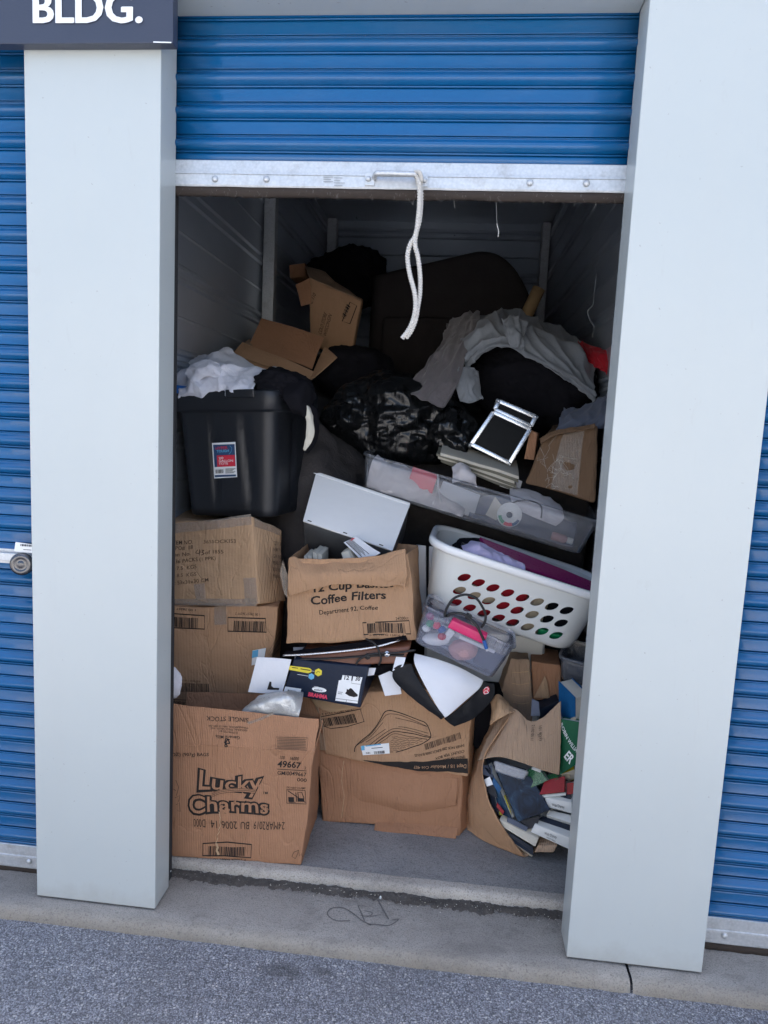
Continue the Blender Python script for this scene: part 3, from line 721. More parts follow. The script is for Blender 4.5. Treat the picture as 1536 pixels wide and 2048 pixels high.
def bar(x0, x1, z0, z1, parent, y=DY):
    h = z1-z0; prof = [(y, z1), (y-.004, z1), (y-.006, z1-.002), (y-.007, z0+h*.56), (y-.010, z0+h*.54), (y-.0105, z0+h*.46), (y-.008, z0+h*.44), (y-.0085, z0+.004), (y-.006, z0), (y, z0)]
    vs_, fs = [], []; n = 24; m = len(prof)
    for i in range(n+1):
        x = x0+(x1-x0)*i/n
        for q, zz in prof: vs_.append((x, q+.001*noise.noise(Vector((x*6, zz*20, 0))), zz+(.0012*noise.noise(Vector((x*11, 2, 0))) if zz < z0+.01 else 0)))
    for i in range(n):
        for k in range(m): fs.append((i*m+k, i*m+(k+1) % m, (i+1)*m+(k+1) % m, (i+1)*m+k))
    fs += [tuple(range(m-1, -1, -1)), tuple(range(n*m, n*m+m))]
    return mk('bottom_bar', vs_, fs, 'galv', parent, False)
def seal(x0, x1, z0, z1, parent, y=DY):
    vs_, fs = [], []; n = 200; prof = [(y-.003, z1), (y-.006, (z0+z1)/2), (y-.004, z0), (y+.012, z0), (y+.014, z1)]; m = 5
    for i in range(n+1):
        x = x0+(x1-x0)*i/n
        for q, zz in prof: vs_.append((x, q+.002*noise.noise(Vector((x*30, zz*40, 0))), zz+(.004*noise.noise(Vector((x*7, 4, 0)))+.0025*noise.noise(Vector((x*60, 9, 0))) if zz == z0 else 0)))
    for i in range(n):
        for k in range(m): fs.append((i*m+k, i*m+(k+1) % m, (i+1)*m+(k+1) % m, (i+1)*m+k))
    return mk('bottom_seal', vs_, fs, 'seal', parent, True)
def door(label, x0, x1, zb, full):
    rt = root('roll_up_door', label, 'door', ((x0+x1)/2, DY, zb)); return rt
d1 = door('raised blue corrugated roll-up door over the cluttered unit', 0, W_, 2.06, False)
curtain(-.02, W_+.02, 2.155, 3.0, d1)
b1 = bar(-.012, W_+.012, 2.088, 2.1575, d1); seal(-.01, W_+.01, 2.066, 2.092, d1)
for px in ((430, 358), (533, 358.5), (1060, 365.5), (1173, 367)):
    p = at(px[0], px[1], DY-.009); bolt(p, b1)
for x in (-.030, W_+.012): box('door_track', x, x+.018, DY+.012, DY+.045, .005, 2.95, 'dark', d1)
# pull handle
hp = [at(740, 359, DY-.010), at(846, 361.5, DY-.010)]
a, b_ = hp[0]+Vector((.012, -.004, .004)), hp[1]+Vector((-.012, -.004, .004))
hr = tube('handle', [a, a+Vector((.006, -.02, .002)), a+Vector((.02, -.026, .002)), b_+Vector((-.02, -.026, .002)), b_+Vector((-.006, -.02, .002)), b_], .0068, 'galv', d1, 12, 6)
for p in hp:
    box('handle_plate', p.x-.013, p.x+.013, DY-.0135, DY-.0095, p.z-.016, p.z+.016, 'galv', hr, .001)
    bolt(Vector((p.x+(-.004 if p is hp[0] else .004), DY-.0135, p.z)), hr, .0075)
# maker's sticker on the bar
fb = Face((0, DY-.0095, 2.088), (W_, DY-.0095, 2.088), (W_, DY-.0065, 2.157), (0, DY-.0065, 2.157))
pr = Print(fb, .0014)
for k in range(4): pr.pstroke([(647, 350+k*4.5), (662+(k % 2)*4, 350.2+k*4.5)], 1.6, DY)
for k in range(5): pr.pstroke([(668, 351+k*5), (690-(k % 3)*5, 351.3+k*5)], 1.2, DY)
M['ink_g'] = plain('grey_ink', (.30, .32, .34), .6); pr.link('maker_sticker', 'ink_g', b1)
# hairs and lint hanging from the seal
M['lintm'] = plain('grey_lint', (.24, .22, .20), .9)
r = random.Random(11); V2, F2 = [], []
def hair(p, L, wd=.0006):
    q = Vector(p); d = Vector((r.gauss(0, .5), -.1, -1)).normalized(); i = len(V2)
    for k in range(5):
        V2.append(q+Vector((wd, 0, 0))); V2.append(q-Vector((wd, 0, 0))); q = q+d*(L/4); d = (d+Vector((r.gauss(0, .45), 0, -.1))).normalized()
    for k in range(4): F2.append((i+2*k, i+2*k+1, i+2*k+3, i+2*k+2))
for k in range(120): hair((r.uniform(.0, W_), DY-.0065, 2.064+r.uniform(-.002, .020)), abs(r.gauss(.004, .004))+.0015, .00025)
for k in range(4): hair((r.uniform(.5, W_), DY-.004, 2.066), r.uniform(.012, .03), .0003)
o = mk('lint', V2, F2, 'lintm', None, False, kind='stuff'); o['label'] = 'pale lint and hairs caught on the bottom seal of the raised door'; o['category'] = 'lint'
# closed neighbours
dl = door('closed blue roll-up door left of the left pillar', -PL-1.2, -PL, 0, True)
curtain(-PL-1.22, -PL+.02, .092, 3.0, dl); bar(-PL-1.21, -PL+.01, .016, .0925, dl); seal(-PL-1.21, -PL+.01, -.001, .018, dl); bolt(at(58.5, 1722.5, DY-.009), dl.children[-2])
dr = door('closed blue roll-up door right of the right pillar', W_+PR, W_+PR+1.2, 0, True)
curtain(W_+PR-.02, W_+PR+1.22, .1035, 3.0, dr); bar(W_+PR-.01, W_+PR+1.21, .024, .104, dr); seal(W_+PR-.01, W_+PR+1.21, .0, .026, dr); bolt(at(1448.5, 1871, DY-.009), dr.children[-2])
# latch bar and disc lock on the left door
lc = at(20, 1113, DY-.02)
lr = box('latch', lc.x-.16, lc.x+.075, DY-.016, DY-.011, lc.z-.022, lc.z+.022, 'galv', dl, .001)
box('slide_bolt', lc.x-.15, lc.x+.07, DY-.032, DY-.017, lc.z-.011, lc.z+.013, 'galv', lr, .002)
lk = at(44, 1128, DY-.045)
lo = lathe('disc_lock', [(0, -.014), (.024, -.014), (.031, -.010), (.0335, -.003), (.0335, .003), (.031, .009), (.026, .0115), (.020, .0125), (.0185, .0105), (.010, .0105), (.0085, .012), (0, .012)], lk, (.25, -1, .05), 'lockm', None, 32,
     label='round chrome disc lock on the left door latch', cat='lock')
sk = Q([(28, 1103), (66, 1106), (66, 1089), (31, 1084)], DY-.040); st = slab('barcode_tag', sk, .002, 'ink_w', dl)
pr = Print(Face(*sk), .0012); pr.bars((41, 1092), (66, 1093.5), 4.5, 12, 4); pr.pstroke([(47, 1099), (63, 1100)], 1.2, .06); pr.link('barcode', 'ink', st)
# ------------------------------------------------------------------ sign
sg = root('building_sign', 'dark grey sign lettered BLDG. above the left pillar', 'sign', (-.29, -.02, 2.383))
box('sign_panel', -.64, .045, -.034, -.003, 2.383, 2.80, 'sign', sg, .002)
fs_ = Face((-.64, -.0345, 2.383), (.045, -.0345, 2.383), (.045, -.0345, 2.80), (-.64, -.0345, 2.80))
for dx, dy, of in ((-1.6, 0, .0012), (0, -.8, .0016), (1.6, 0, .0020), (0, .8, .0024)):
    pr = Print(fs_, of); pr.text('BLDG.', (67.5+dx, 45.3+dy), (284.5+dx, 44.8+dy), 54, .014); pr.link('lettering', 'ink_w', sg)
pr = Print(fs_, .0012); pr.pstroke([(307, 84.5), (343, 85.5)], 2.2, -.03); pr.link('edge_label', 'ink_w', sg)
# ------------------------------------------------------------------ pull rope
def rope():
    rt = root('pull_rope', 'knotted white braided pull rope hanging from the door handle', 'rope', at(838, 356, DY-.04))
    def strand(pts, name='strand'):
        P_ = smoothq(pts, 30); m = len(P_); vs_, fs = [], []; seg = 16; L = 0; up = Vector((0, -1, 0))
        for i, p in enumerate(P_):
            t = (P_[min(i+1, m-1)]-P_[max(i-1, 0)]).normalized(); a = t.cross(up).normalized(); bb = a.cross(t)
            if i: L += (p-P_[i-1]).length
            for k in range(seg):
                th = 2*math.pi*k/seg
                br = .0033+.0021*abs(math.sin(1.5*th+L*430))+.0016*abs(math.sin(1.5*th-L*430)); vs_.append(p+a*(br*math.cos(th))+bb*(br*math.sin(th)))
        for i in range(m-1):
            for k in range(seg): fs.append((i*seg+k, i*seg+(k+1) % seg, (i+1)*seg+(k+1) % seg, (i+1)*seg+k))
        fs += [tuple(range(seg-1, -1, -1)), tuple(range((m-1)*seg, m*seg))]
        return mk(name, vs_, fs, 'rope', rt, True)
    y = DY-.036
    A = [(833, 352), (838, 368), (839, 400), (836, 440), (831, 470), (820, 490), (815, 515), (820, 550), (829, 585), (831, 615), (826, 640), (817, 660), (804, 677)]
    B = [(836, 352), (841, 372), (842, 402), (839, 440), (832, 468), (830, 490), (836, 515), (840, 550), (840, 585), (836, 612), (831, 640), (822, 662), (812, 676)]
    strand([at(a, b, y-.004*math.sin(i*.9)) for i, (a, b) in enumerate(A)]); strand([at(a, b, y+.006+.004*math.sin(i*1.1)) for i, (a, b) in enumerate(B)])
    c = at(836, 356, y+.004)
    tube('loop', [c+Vector((-.006, .012, .004)), c+Vector((-.008, -.004, .012)), c+Vector((.004, -.012, .010)), c+Vector((.010, -.004, -.006)), c+Vector((.002, .010, -.012))], .0052, 'rope', rt, 10, 6)
rope()
# ================================================================== CARTONS ON THE LEFT
def V3(*a): return Vector(a)
def sm2(pts, n=5): return [(a.x, a.y) for a in smoothq([(p[0], p[1], 0) for p in pts], n)]
def zmap(ox, oy, f): return lambda pts: [(ox+f*x, oy+f*y) for x, y in pts]
def carton(label, c8, mat, warp, r=.004, n=(30, 12, 26), open_top=False, name='cardboard_box', **kw):
    b_ = Vector((sum(v.x for v in c8[:4])/4, sum(v.y for v in c8[:4])/4, min(v.z for v in c8[:4])))
    rt = root(name, label, 'box', b_, **kw)
    o = hexa('box_body', c8, mat, rt, warp, r, n, open_top)
    if open_top: solid(o, .0045, -1)
    return rt
def tape_strip(pts, wd, face, parent, off=.0016, mat='tape', y=.5, name='tape'):
    pr_ = Print(face, off); P_ = [face.loc(*p) for p in pts]; out = []
    for i in range(len(P_)-1):
        for k in range(6):
            t = k/6; out.append((P_[i][0]*(1-t)+P_[i+1][0]*t, P_[i][1]*(1-t)+P_[i+1][1]*t))
    out.append(P_[-1]); pr_.stroke(out, px2m(wd, y)); return pr_.link(name, mat, parent)
# ---- cereal carton in front
wA = make_warp(.0085, 6, 1, .0022)
FLb, FRb = V3(-.10, .204, FZ), V3(.388, .233, FZ); BRb = V3(.386, .505, FZ)
FRt = at(632, 1503, .238); FLt = V3(-.10, .200, at(345, 1490, .203).z)
back = BRb-FRb
BRt = at(641, 1500, .505); BRt.z = FRt.z
cA = [FLb, FRb, BRb, FLb+back, FLt, FRt, BRt, FLt+back]
A = carton('open cereal carton with big cartoon lettering standing at the left front of the step', cA, 'card_o', wA, open_top=True)
fA = ffront(cA, wA)
fl_q = [FLt+V3(0, -.001, .001), FRt+V3(0, -.001, .001), at(637, 1437, .262), V3(-.10, .214, at(345, 1405, .222).z)]
flA = slab('flap', fl_q, .004, 'card_o', A, .0012, (30, 1, 10), wA, label='upright front flap with print standing upside down')
fF = Face(*fl_q, wA)
q = [FRt+V3(.001, .006, 0), FRt*.25+BRt*.75, at(648, 1470, .44), at(645, 1440, .285)]; slab('flap', q, .004, 'card_o', A, .0012, (6, 1, 4), wA)
q = [FLt+back, BRt, BRt+V3(-.01, .02, .06), FLt+back+V3(0, .02, .06)]; slab('flap', q, .004, 'card_o', A, .0012, (6, 1, 4), wA)
pr = Print(fA)
pr.text('32 OZ) (907g) BAGS', (331, 1510.5), (415, 1514), 7.6, .008); pr.text('100', (561, 1518.5), (571, 1519), 8, .004); pr.text('16000', (583, 1519), (601, 1519.5), 8, .004)
pr.text('49667', (557, 1534), (605, 1536), 14, .022); pr.text('2', (612, 1537), (616, 1537), 6, .0)
pr.pstroke([(556, 1538.5), (617, 1540.5)], 1.4, .22); pr.text('GMI0049667', (556, 1549.5), (616, 1551.5), 9, .006); pr.text('000', (597, 1562), (616, 1562.5), 8, .006)
pr.text('DO NOT CLAMP', (576, 1576.5), (614, 1577.5), 4, .004)
fr_ = [(576, 1579), (613, 1580), (612, 1607), (575, 1605)]; pr.pstroke(fr_, 1.5, .22, True)
for pts in ([(578, 1593), (589, 1593), (589, 1602), (578, 1602)], [(596, 1595), (609, 1595.5), (609, 1602.5), (596, 1602)]):
    pr.poly([fA.loc(*p) for p in pts[::-1]])
for pts in ([(578, 1581), (611, 1604)], [(594, 1584), (594, 1602)], [(598, 1596), (598, 1584), (606, 1584), (609, 1596)], [(579, 1603), (592, 1603)]): pr.pstroke(pts, 1.6, .22)
for t_, x0_, x1_ in (('24MAR2019', 572, 509), ('BU', 499, 481), ('2006', 473.6, 443), ('14', 434, 422), ('D000', 410.6, 386)): pr.text(t_, (x0_, 1639+(x0_-386)*.0376), (x1_, 1639+(x1_-386)*.0376), 19, -.006)
bf = [(404, 1688), (453, 1685.5), (503, 1690), (502, 1716), (450, 1712), (403, 1711.5)]; pr.pstroke(bf, 2.6, .22, True)
pr.bars((414, 1711), (490, 1712.5), 21, 30, 3); pr.text('1 00 16000 49667 2', (420, 1720), (492, 1721.5), 4, .0)
pr.pstroke([(598, 1700), (588, 1704), (583, 1712), (590, 1716), (594, 1709), (597, 1701), (599, 1711), (603, 1706), (606, 1712)], 1.1, .22)
for pts in ([(352, 1560), (358, 1575), (353, 1592)], [(350, 1596), (360, 1592), (357, 1604)], [(351, 1610), (359, 1606), (358, 1625), (352, 1622)], [(347, 1578), (352, 1582)]): pr.pstroke(pts, 1.0, .22)
pr.text('TM', (526, 1586), (537, 1586.3), 5.5, .006)
pr.link('lettering', 'ink', A)
def arch1(x, y, L, h): return (x*L, y*h*(1.18-.42*math.sin(x*math.pi))-(.02*h)*x+h*.10*math.sin(x*math.pi))
def arch2(x, y, L, h): return (x*L, (y*h)*(1.22-.30*min(1, x*3.2)+.05*x)+h*.25*math.sin(min(1, x*1.05)*math.pi))
for bold, mt, off, nm in ((.10, 'ink', .0012, 'lettering'), (.012, 'card_o', .0030, 'lettering_fill')):
    pr = Print(fA, off); e = 3 if bold > .05 else 0
    pr.text('Lucky', (399-e*1.6, 1580+e*.4), (523+e*1.4, 1581+e*.4), 39, bold, fn=arch1); pr.text('Charms', (381-e*1.6, 1629+e*.6), (539+e*1.2, 1626+e*.4), 36, bold, fn=arch2)
    pr.link(nm, mt, A)
pr = Print(fA, .0038); pr.pstroke(sm2([(424, 1590), (445, 1581), (470, 1576.5), (495, 1576.5), (512, 1580)]), 8, .22); pr.link('logo_ribbon', 'card_o', A)
pr = Print(fA, .0045)
for dy in (-3.6, -.6, 2.6): pr.pstroke(sm2([(425, 1591+dy), (445, 1582+dy), (470, 1577.5+dy), (495, 1577.5+dy), (511, 1581+dy)]), .9, .22)
pr.link('logo_lines', 'ink', A)
pr = Print(fA, .0014); pr.pstroke([(440, 1622), (441.5, 1634), (439, 1645), (441, 1650), (436, 1660), (438, 1664), (432, 1672), (434, 1678), (429, 1688), (432, 1692), (430, 1700)], 1.6, .22); pr.pstroke([(430, 1688), (433, 1696), (431, 1702), (436, 1710)], 5, .22); M['tear'] = plain('torn_paper', (.50, .34, .20), .9, var=.25, vs=60, bs=180, bst=.6); pr.link('tear', 'tear', A)
pr = Print(fF)
pr.text('SINGLE STOCK', (498, 1435), (414, 1431), 9.5, .004)
for i, t in enumerate(('MINNEAPOLIS, MN 55440 USA', 'GENERAL MILLS SALES, INC.', 'DISTRIBUTED BY')): pr.text(t, (497-i*2-(16 if i == 2 else 0), 1453+i*5.2), (418+i*3+(16 if i == 2 else 0), 1449.5+i*5.2), 3.8, .0)
pr.text('General Mills', (481, 1472), (432, 1470), 7, .008)
pr.pstroke(sm2([(461, 1480), (453, 1478), (452, 1487), (460, 1487), (456, 1480), (450, 1493), (455, 1493), (449, 1484)]), 2.4, .22)
g = [(553, 1471.5), (617, 1474), (616, 1498), (552, 1496)]; pr.pstroke(g, 1., .22, True)
pr.link('lettering', 'ink', flA)
pr = Print(fF, .0013)
for k in range(7): pr.pstroke([(555, 1475+k*3.1), (614, 1477.2+k*3.0)], 1.3, .22)
pr.link('small_print', 'ink_d', flA)
tape_strip([(548, 1425), (520, 1437), (497, 1445)], 6, fF, A, .002, y=.22)
# silver mailer stuffed in the carton, white foam beside it
patch('silver_mailer', [Q([(520, 1392), (555, 1386), (590, 1384), (606, 1386)], [.36, .37, .38, .39]), Q([(498, 1410), (540, 1392), (585, 1390), (604, 1404)], [.30, .285, .285, .31]), Q([(478, 1432), (525, 1418), (570, 1412), (598, 1430)], [.275, .262, .262, .275]), Q([(470, 1475), (515, 1470), (560, 1468), (592, 1474)], [.30, .30, .30, .30])],
      'foil', nu=44, nv=34, amp=.0055, freq=22, seed=3, thick=.002, label='crinkled silver mailer bag poking out of the cereal carton', cat='bag')
blob('white_foam_piece', at(345, 1366, .262), (.030, .02, .052), 'pale_cloth', None, 4, .18, 2.4, 5, label='white padded piece wedged between the left pillar and the cartons', cat='padding')
# ---- hidden carton carrying the left stack, and the barcode carton on it
c = c8f([V3(-.225, .545, FZ), V3(.25, .55, FZ), V3(.25, .56, .395), V3(-.225, .555, .395)], V3(0, .40, 0))
carton('plain carton on the floor behind the cereal carton', c, 'card', make_warp(.003, 5, 9), n=(6, 5, 5))
wD = make_warp(.0075, 6, 2, .0020)
cD = [V3(-.232, .555, .40), at(527, 1432, .545), at(558, 1372, .78), V3(-.232, .95, .40), V3(-.232, .56, at(345, 1213, .56).z), at(556, 1214, .545), at(568, 1212, .78), V3(-.232, .95, at(345, 1213, .56).z)]
cD[2].z = cD[1].z+.01; cD[6].z = cD[5].z
D = carton('tall kraft carton with framed barcodes under the taped stack carton', cD, 'card', wD)
fD = ffront(cD, wD); fDr = fright(cD, wD)
pr = Print(fD)
pr.pstroke([(322, 1225), (412, 1229), (411, 1258), (322, 1254)], 2.6, .55, True); pr.bars((322, 1253), (398, 1256), 24, 34, 8)
pr.pstroke([(457, 1234), (530, 1236), (530, 1263), (457, 1261)], 2.4, .55, True); pr.bars((468, 1261), (528, 1262.5), 22, 30, 9)
pr.text('1 00 78257 36297 2', (520, 1226), (472, 1225), 4.5, .0); pr.text('1 00 78257 36297 2', (394, 1216), (322, 1213), 4.5, .006)
pr.pstroke([(340, 1397), (421, 1400), (420, 1416), (340, 1413)], 1.2, .55, True); pr.pstroke([(470, 1396), (520, 1398), (516, 1414), (468, 1413)], 1.2, .55, True)
pr.text('DO NOT DROP OR CRUSH', (416, 1403), (345, 1400.5), 5, .006); pr.text('OPEN TOP', (508, 1402), (475, 1400.5), 5, .006)
pr.link('lettering', 'ink', D)
pr = Print(fD); pr.bars((361, 1381), (417, 1382), 19, 30, 21); pr.text('0 114 1 0000 018', (362, 1361), (400, 1362), 3.5, 0); pr.link('faded_barcode', 'ink_d', D)
tape_strip([(442, 1212), (443, 1248)], 25, fD, D, y=.55)
pr = Print(fDr)
for k in range(4): pr.pstroke([(534-k*.5, 1302+k*9), (553, 1270+k*11), (560, 1262+k*12)], 1.2, .6)
pr.link('line_drawing', 'ink', D)
sq = [at(503, 1331, .542), at(527, 1325, .538), at(532, 1296, .540), at(505, 1301, .544)]
st = slab('price_sticker', sq, .0008, 'ink_w', D, .0003); pr = Print(Face(*sq), .0012); pr.poly([Face(*sq).loc(*p) for p in ((504, 1316), (516, 1313), (517, 1299), (505, 1302))]); pr.link('sticker_print', 'ink_b', D)
# ---- squashed, taped carton
wF = make_warp(.011, 5.2, 4, .0022)
cF = [V3(-.232, .575, at(345, 1211, .575).z+.002), at(516, 1209, .505), at(570, 1201, .67), V3(-.232, .93, .8), V3(-.232, .58, at(345, 1049, .58).z), at(505, 1030, .51), at(560, 1062, .68), V3(-.232, .93, 1.10)]
F = carton('squashed taped carton with shipping text under the black tote', cF, 'card_l', wF, .007)
fFf = ffront(cF, wF); fFr = fright(cF, wF)
pr = Print(fFf)
pr.text('ITEM NO.', (342, 1090), (386, 1087.7), 8, .002); pr.text('365SOCKIS3', (408, 1086.5), (473, 1083), 8, .002); pr.text('PO#  18', (350, 1100), (386, 1098), 8, .002); pr.text('on No.', (347, 1112), (382, 1110.3), 8, .002); pr.text('of 1855', (413, 1108.8), (449, 1107), 8, .002)
pr.text('36 PACKS (1 PPK)', (352, 1124.5), (434, 1121), 8, .004); pr.text('7.5  KGS', (355, 1138.5), (395, 1136.5), 8, .0); pr.text('8.5  KGS', (355, 1153), (395, 1151.5), 8, .0); pr.text('S: 53x31x30 CM', (346, 1167.5), (418, 1165), 8, .004)
pr.pstroke(sm2([(397, 1100), (393, 1106), (402, 1106), (401, 1099), (401, 1111)]), 1.6, .55); pr.pstroke(sm2([(405, 1100), (410, 1101), (406, 1104), (411, 1107), (405, 1110)]), 1.6, .55)
pr.link('lettering', 'ink_d', F)
pr = Print(fFr)
for i, t in enumerate(("Q'TY: 36", 'N.W. 7.5', 'G.W. 8.5', 'MEAS: 53', 'BOX NO.', 'Made in')): pr.text(t, (544, 1092+i*13), (562, 1094.5+i*12.6), 8, .0)
pr.link('lettering', 'ink_d', F)
tape_strip([(500, 1156), (503, 1208)], 26, fFf, F, .0022, y=.55); tape_strip([(345, 1060), (425, 1047), (505, 1036)], 20, fFf, F, .0022, y=.55); tape_strip([(345, 1204), (430, 1206), (512, 1205)], 15, fFf, F, .0022, y=.55); tape_strip([(400, 1168), (402, 1200)], 24, fFf, F, .0026, y=.55)
tape_strip([(508, 1042), (556, 1068)], 16, fFr, F, .0022, y=.55)
ftF = ftop(cF, wF)
patch('loose_tape', [Q([(566, 1120), (572, 1140), (580, 1160)], .46), Q([(560, 1150), (566, 1175), (574, 1192)], .455), Q([(572, 1180), (577, 1195), (581, 1198)], .46)], 'tape', F, nu=10, nv=10, amp=.003, freq=30, thick=0)
# ---- black tote with its label
tt = root('storage_tote', 'black plastic tote heaped with a white towel on the left stack', 'tote', (0, .75, 1.11))
flr, frr = V3(-.222, .600, 1.546), at(552, 779, .532)
ft_ = Frame(flr, frr, flr-V3(0, 0, .432), .44)
a_, b2 = ft_.w/2, .22
def tote_mod(x, y, z, si):
    if z < .355 and z > .02 and y < -b2*.7:
        g = 0
        for c0, w0 in ((-.048, .012), (.068+.07*(.36-z), .014)):
            g += .012*math.exp(-((x-c0)/w0)**2)
        y += g
    if z < .355 and z > .02 and x > a_*.7: x -= .010*math.exp(-((y+.02)/.02)**2)+.010*math.exp(-((y-.12)/.02)**2)
    return x, y
ss = [(a_-.044, b2-.044, .035, -.016), (a_-.036, b2-.036, .042, -.010), (a_-.034, b2-.034, .044, .014)]
for k in range(1, 9): t = k/8; ss.append((a_-.034+.019*t, b2-.034+.019*t, .044, .014+.341*t))
ss += [(a_-.014, b2-.014, .045, .358), (a_-.003, b2-.003, .05, .362), (a_, b2, .05, .366), (a_+.002, b2+.002, .05, .405), (a_+.002, b2+.002, .05, .426), (a_-.001, b2-.001, .05, .432), (a_-.010, b2-.010, .045, .432), (a_-.016, b2-.016, .044, .425), (a_-.018, b2-.018, .044, .30), (a_-.050, b2-.050, .04, .012)]
tb = loft('tote_body', ft_, ss, 'blackp', tt, n=6, k=22, mod=tote_mod)
hb = ft_.p(.085, -b2-.004, .425); box_ = hexa('rim_handle', c8f([ft_.p(.02, -b2-.012, .405), ft_.p(.13, -b2-.012, .405), ft_.p(.13, -b2-.012, .434), ft_.p(.02, -b2-.012, .434)], ft_.y*.02), 'blackp', tt, r=.006, n=(4, 2, 3))
def tf(x, z): return ft_.p(x, -b2+.034-.019*min(1, max(0, (z-.014)/.341))-.0012, z)
fT = Face(tf(-.06, .04), tf(.06, .04), tf(.06, .355), tf(-.06, .355))
def lab(pts, mt, nm, off, par): pr_ = Print(fT, off); pr_.poly([fT.loc(*p) for p in pts]); return pr_.link(nm, mt, par)
Z3 = zmap(330, 620, 450/1536)
stk = lab(Z3([(337, 1150), (494, 1140), (482, 900), (322, 908)]), 'ink_w', 'label_sticker', .0015, tt)
lab(Z3([(341, 1072), (484, 1066), (477, 915), (331, 920)]), 'ink_n', 'label_field', .0023, tt); lab(Z3([(360, 1070), (483, 1066), (479, 988), (356, 992)]), 'ink_r', 'label_red_field', .0029, tt); lab(Z3([(343, 1141), (487, 1135), (486, 1122), (342, 1127)]), 'ink_n', 'label_band', .0023, tt)
pr = Print(fT, .0036)
for t, y0, x1 in (('20', 1018, 402), ('GALLON', 1037, 468), ('TOTE', 1057, 434)): pr.text(t, Z3([(371, y0)])[0], Z3([(x1, y0-2)])[0], 4.6, .006)
pr.link('label_lettering', 'ink_w', tt)
pr = Print(fT, .0036); pr.text('HYPER', Z3([(350, 954)])[0], Z3([(432, 949)])[0], 6, .012); pr.link('label_logo', 'ink_r', tt)
pr = Print(fT, .0036); pr.text('TOUGH', Z3([(356, 973)])[0], Z3([(440, 968)])[0], 5, .02); pr.pstroke(Z3([(440, 985), (455, 965), (459, 940), (445, 925)]), .8, .55); pr.link('label_logo', 'ink_b', tt)
pr = Print(fT, .0030); pr.bars(Z3([(348, 1116)])[0], Z3([(405, 1113)])[0], 8, 14, 3)
for k in range(5): pr.pstroke(Z3([(415, 1085+k*7), (483-(k % 3)*9, 1082+k*7)]), .9, .55)
pr.link('label_barcode', 'ink', tt)
# things heaped in the tote
patch('white_towel', [Q([(352, 762), (395, 722), (450, 706), (500, 726), (535, 742)], [.80, .86, .88, .86, .80]), Q([(352, 772), (395, 735), (448, 714), (495, 738), (530, 744)], [.68, .70, .72, .70, .70]), Q([(356, 778), (400, 752), (440, 738), (480, 752), (524, 752)], [.63, .61, .60, .60, .63]), Q([(360, 784), (405, 776), (445, 778), (485, 776), (505, 777)], [.60, .575, .565, .565, .58]), Q([(360, 815), (405, 818), (445, 818), (485, 815), (505, 812)], [.62, .60, .60, .60, .60])],
      'white_towel', nu=90, nv=70, amp=.007, freq=10, seed=4, thick=.006, fine=.0022, pleat=((2.6, .030, 'v', .5), (4, .012, 'u', .4)), label='white terry towel heaped in the black tote', cat='towel')
patch('white_towel_roll', [Q([(372, 748), (390, 728), (420, 722), (446, 736)], [.60, .60, .60, .61]), Q([(380, 762), (396, 742), (420, 735), (440, 748)], [.575, .57, .57, .58]), Q([(392, 770), (404, 756), (422, 750), (438, 760)], [.585, .58, .58, .59])], 'white_towel', nu=30, nv=20, amp=.006, freq=22, seed=8, thick=.008, fine=.002, label='rolled fold of white terry on top of the heaped towel', cat='towel')
hexa('blue_folder', c8f(Q([(335, 787), (406, 786), (410, 778), (338, 768)], [.60, .578, .584, .61]), V3(.01, .14, .004)), 'bluep', None, r=.002, n=(4, 3, 2), label='blue plastic folder edge at the left rim of the black tote', cat='folder')
jk = root('black_jacket', 'black jacket with cream lining hanging over the right rim of the tote', 'jacket', at(575, 800, .64))
blob('jacket_body', at(566, 775, .66), (.105, .10, .062), 'black_cloth', jk, 5, .28, 2.6, 3, .25)
patch('jacket_sleeve', [Q([(585, 762), (612, 766), (628, 790)], [.60, .60, .66]), Q([(568, 790), (600, 792), (620, 815)], [.555, .555, .63]), Q([(582, 815), (604, 822), (618, 838)], [.56, .565, .63]), Q([(596, 822), (609, 828), (618, 845)], [.60, .60, .64])], 'black_cloth', jk, nu=24, nv=24, amp=.008, freq=16, thick=.012)
patch('lining', [Q([(602, 812), (612, 811), (618, 818)], [.585, .58, .60]), Q([(613, 835), (620, 838), (626, 845)], [.59, .585, .60]), Q([(613, 868), (618, 872), (625, 876)], [.60, .60, .61]), Q([(607, 898), (609, 900), (611, 901)], [.62, .62, .62])], 'fleece', jk, nu=14, nv=30, amp=.004, freq=24, thick=.008)
patch('jacket_hem', [Q([(618, 810), (626, 812), (632, 818)], [.61, .62, .64]), Q([(622, 840), (630, 845), (636, 850)], [.62, .63, .65]), Q([(619, 880), (624, 884), (630, 885)], [.62, .63, .65]), Q([(608, 903), (611, 904), (614, 905)], [.64, .64, .65])], 'black_cloth', jk, nu=10, nv=24, amp=.004, freq=24, thick=.008)
patch('crumpled_wrapper', [Q([(533, 742), (550, 733), (566, 742)], [.66, .68, .68]), Q([(530, 750), (548, 744), (562, 748)], [.63, .63, .64]), Q([(533, 756), (548, 752), (558, 752)], [.63, .63, .64])], 'foil', nu=18, nv=14, amp=.004, freq=50, seed=2, thick=.001, label='small crumpled pale wrapper between towel and jacket', cat='wrapper')
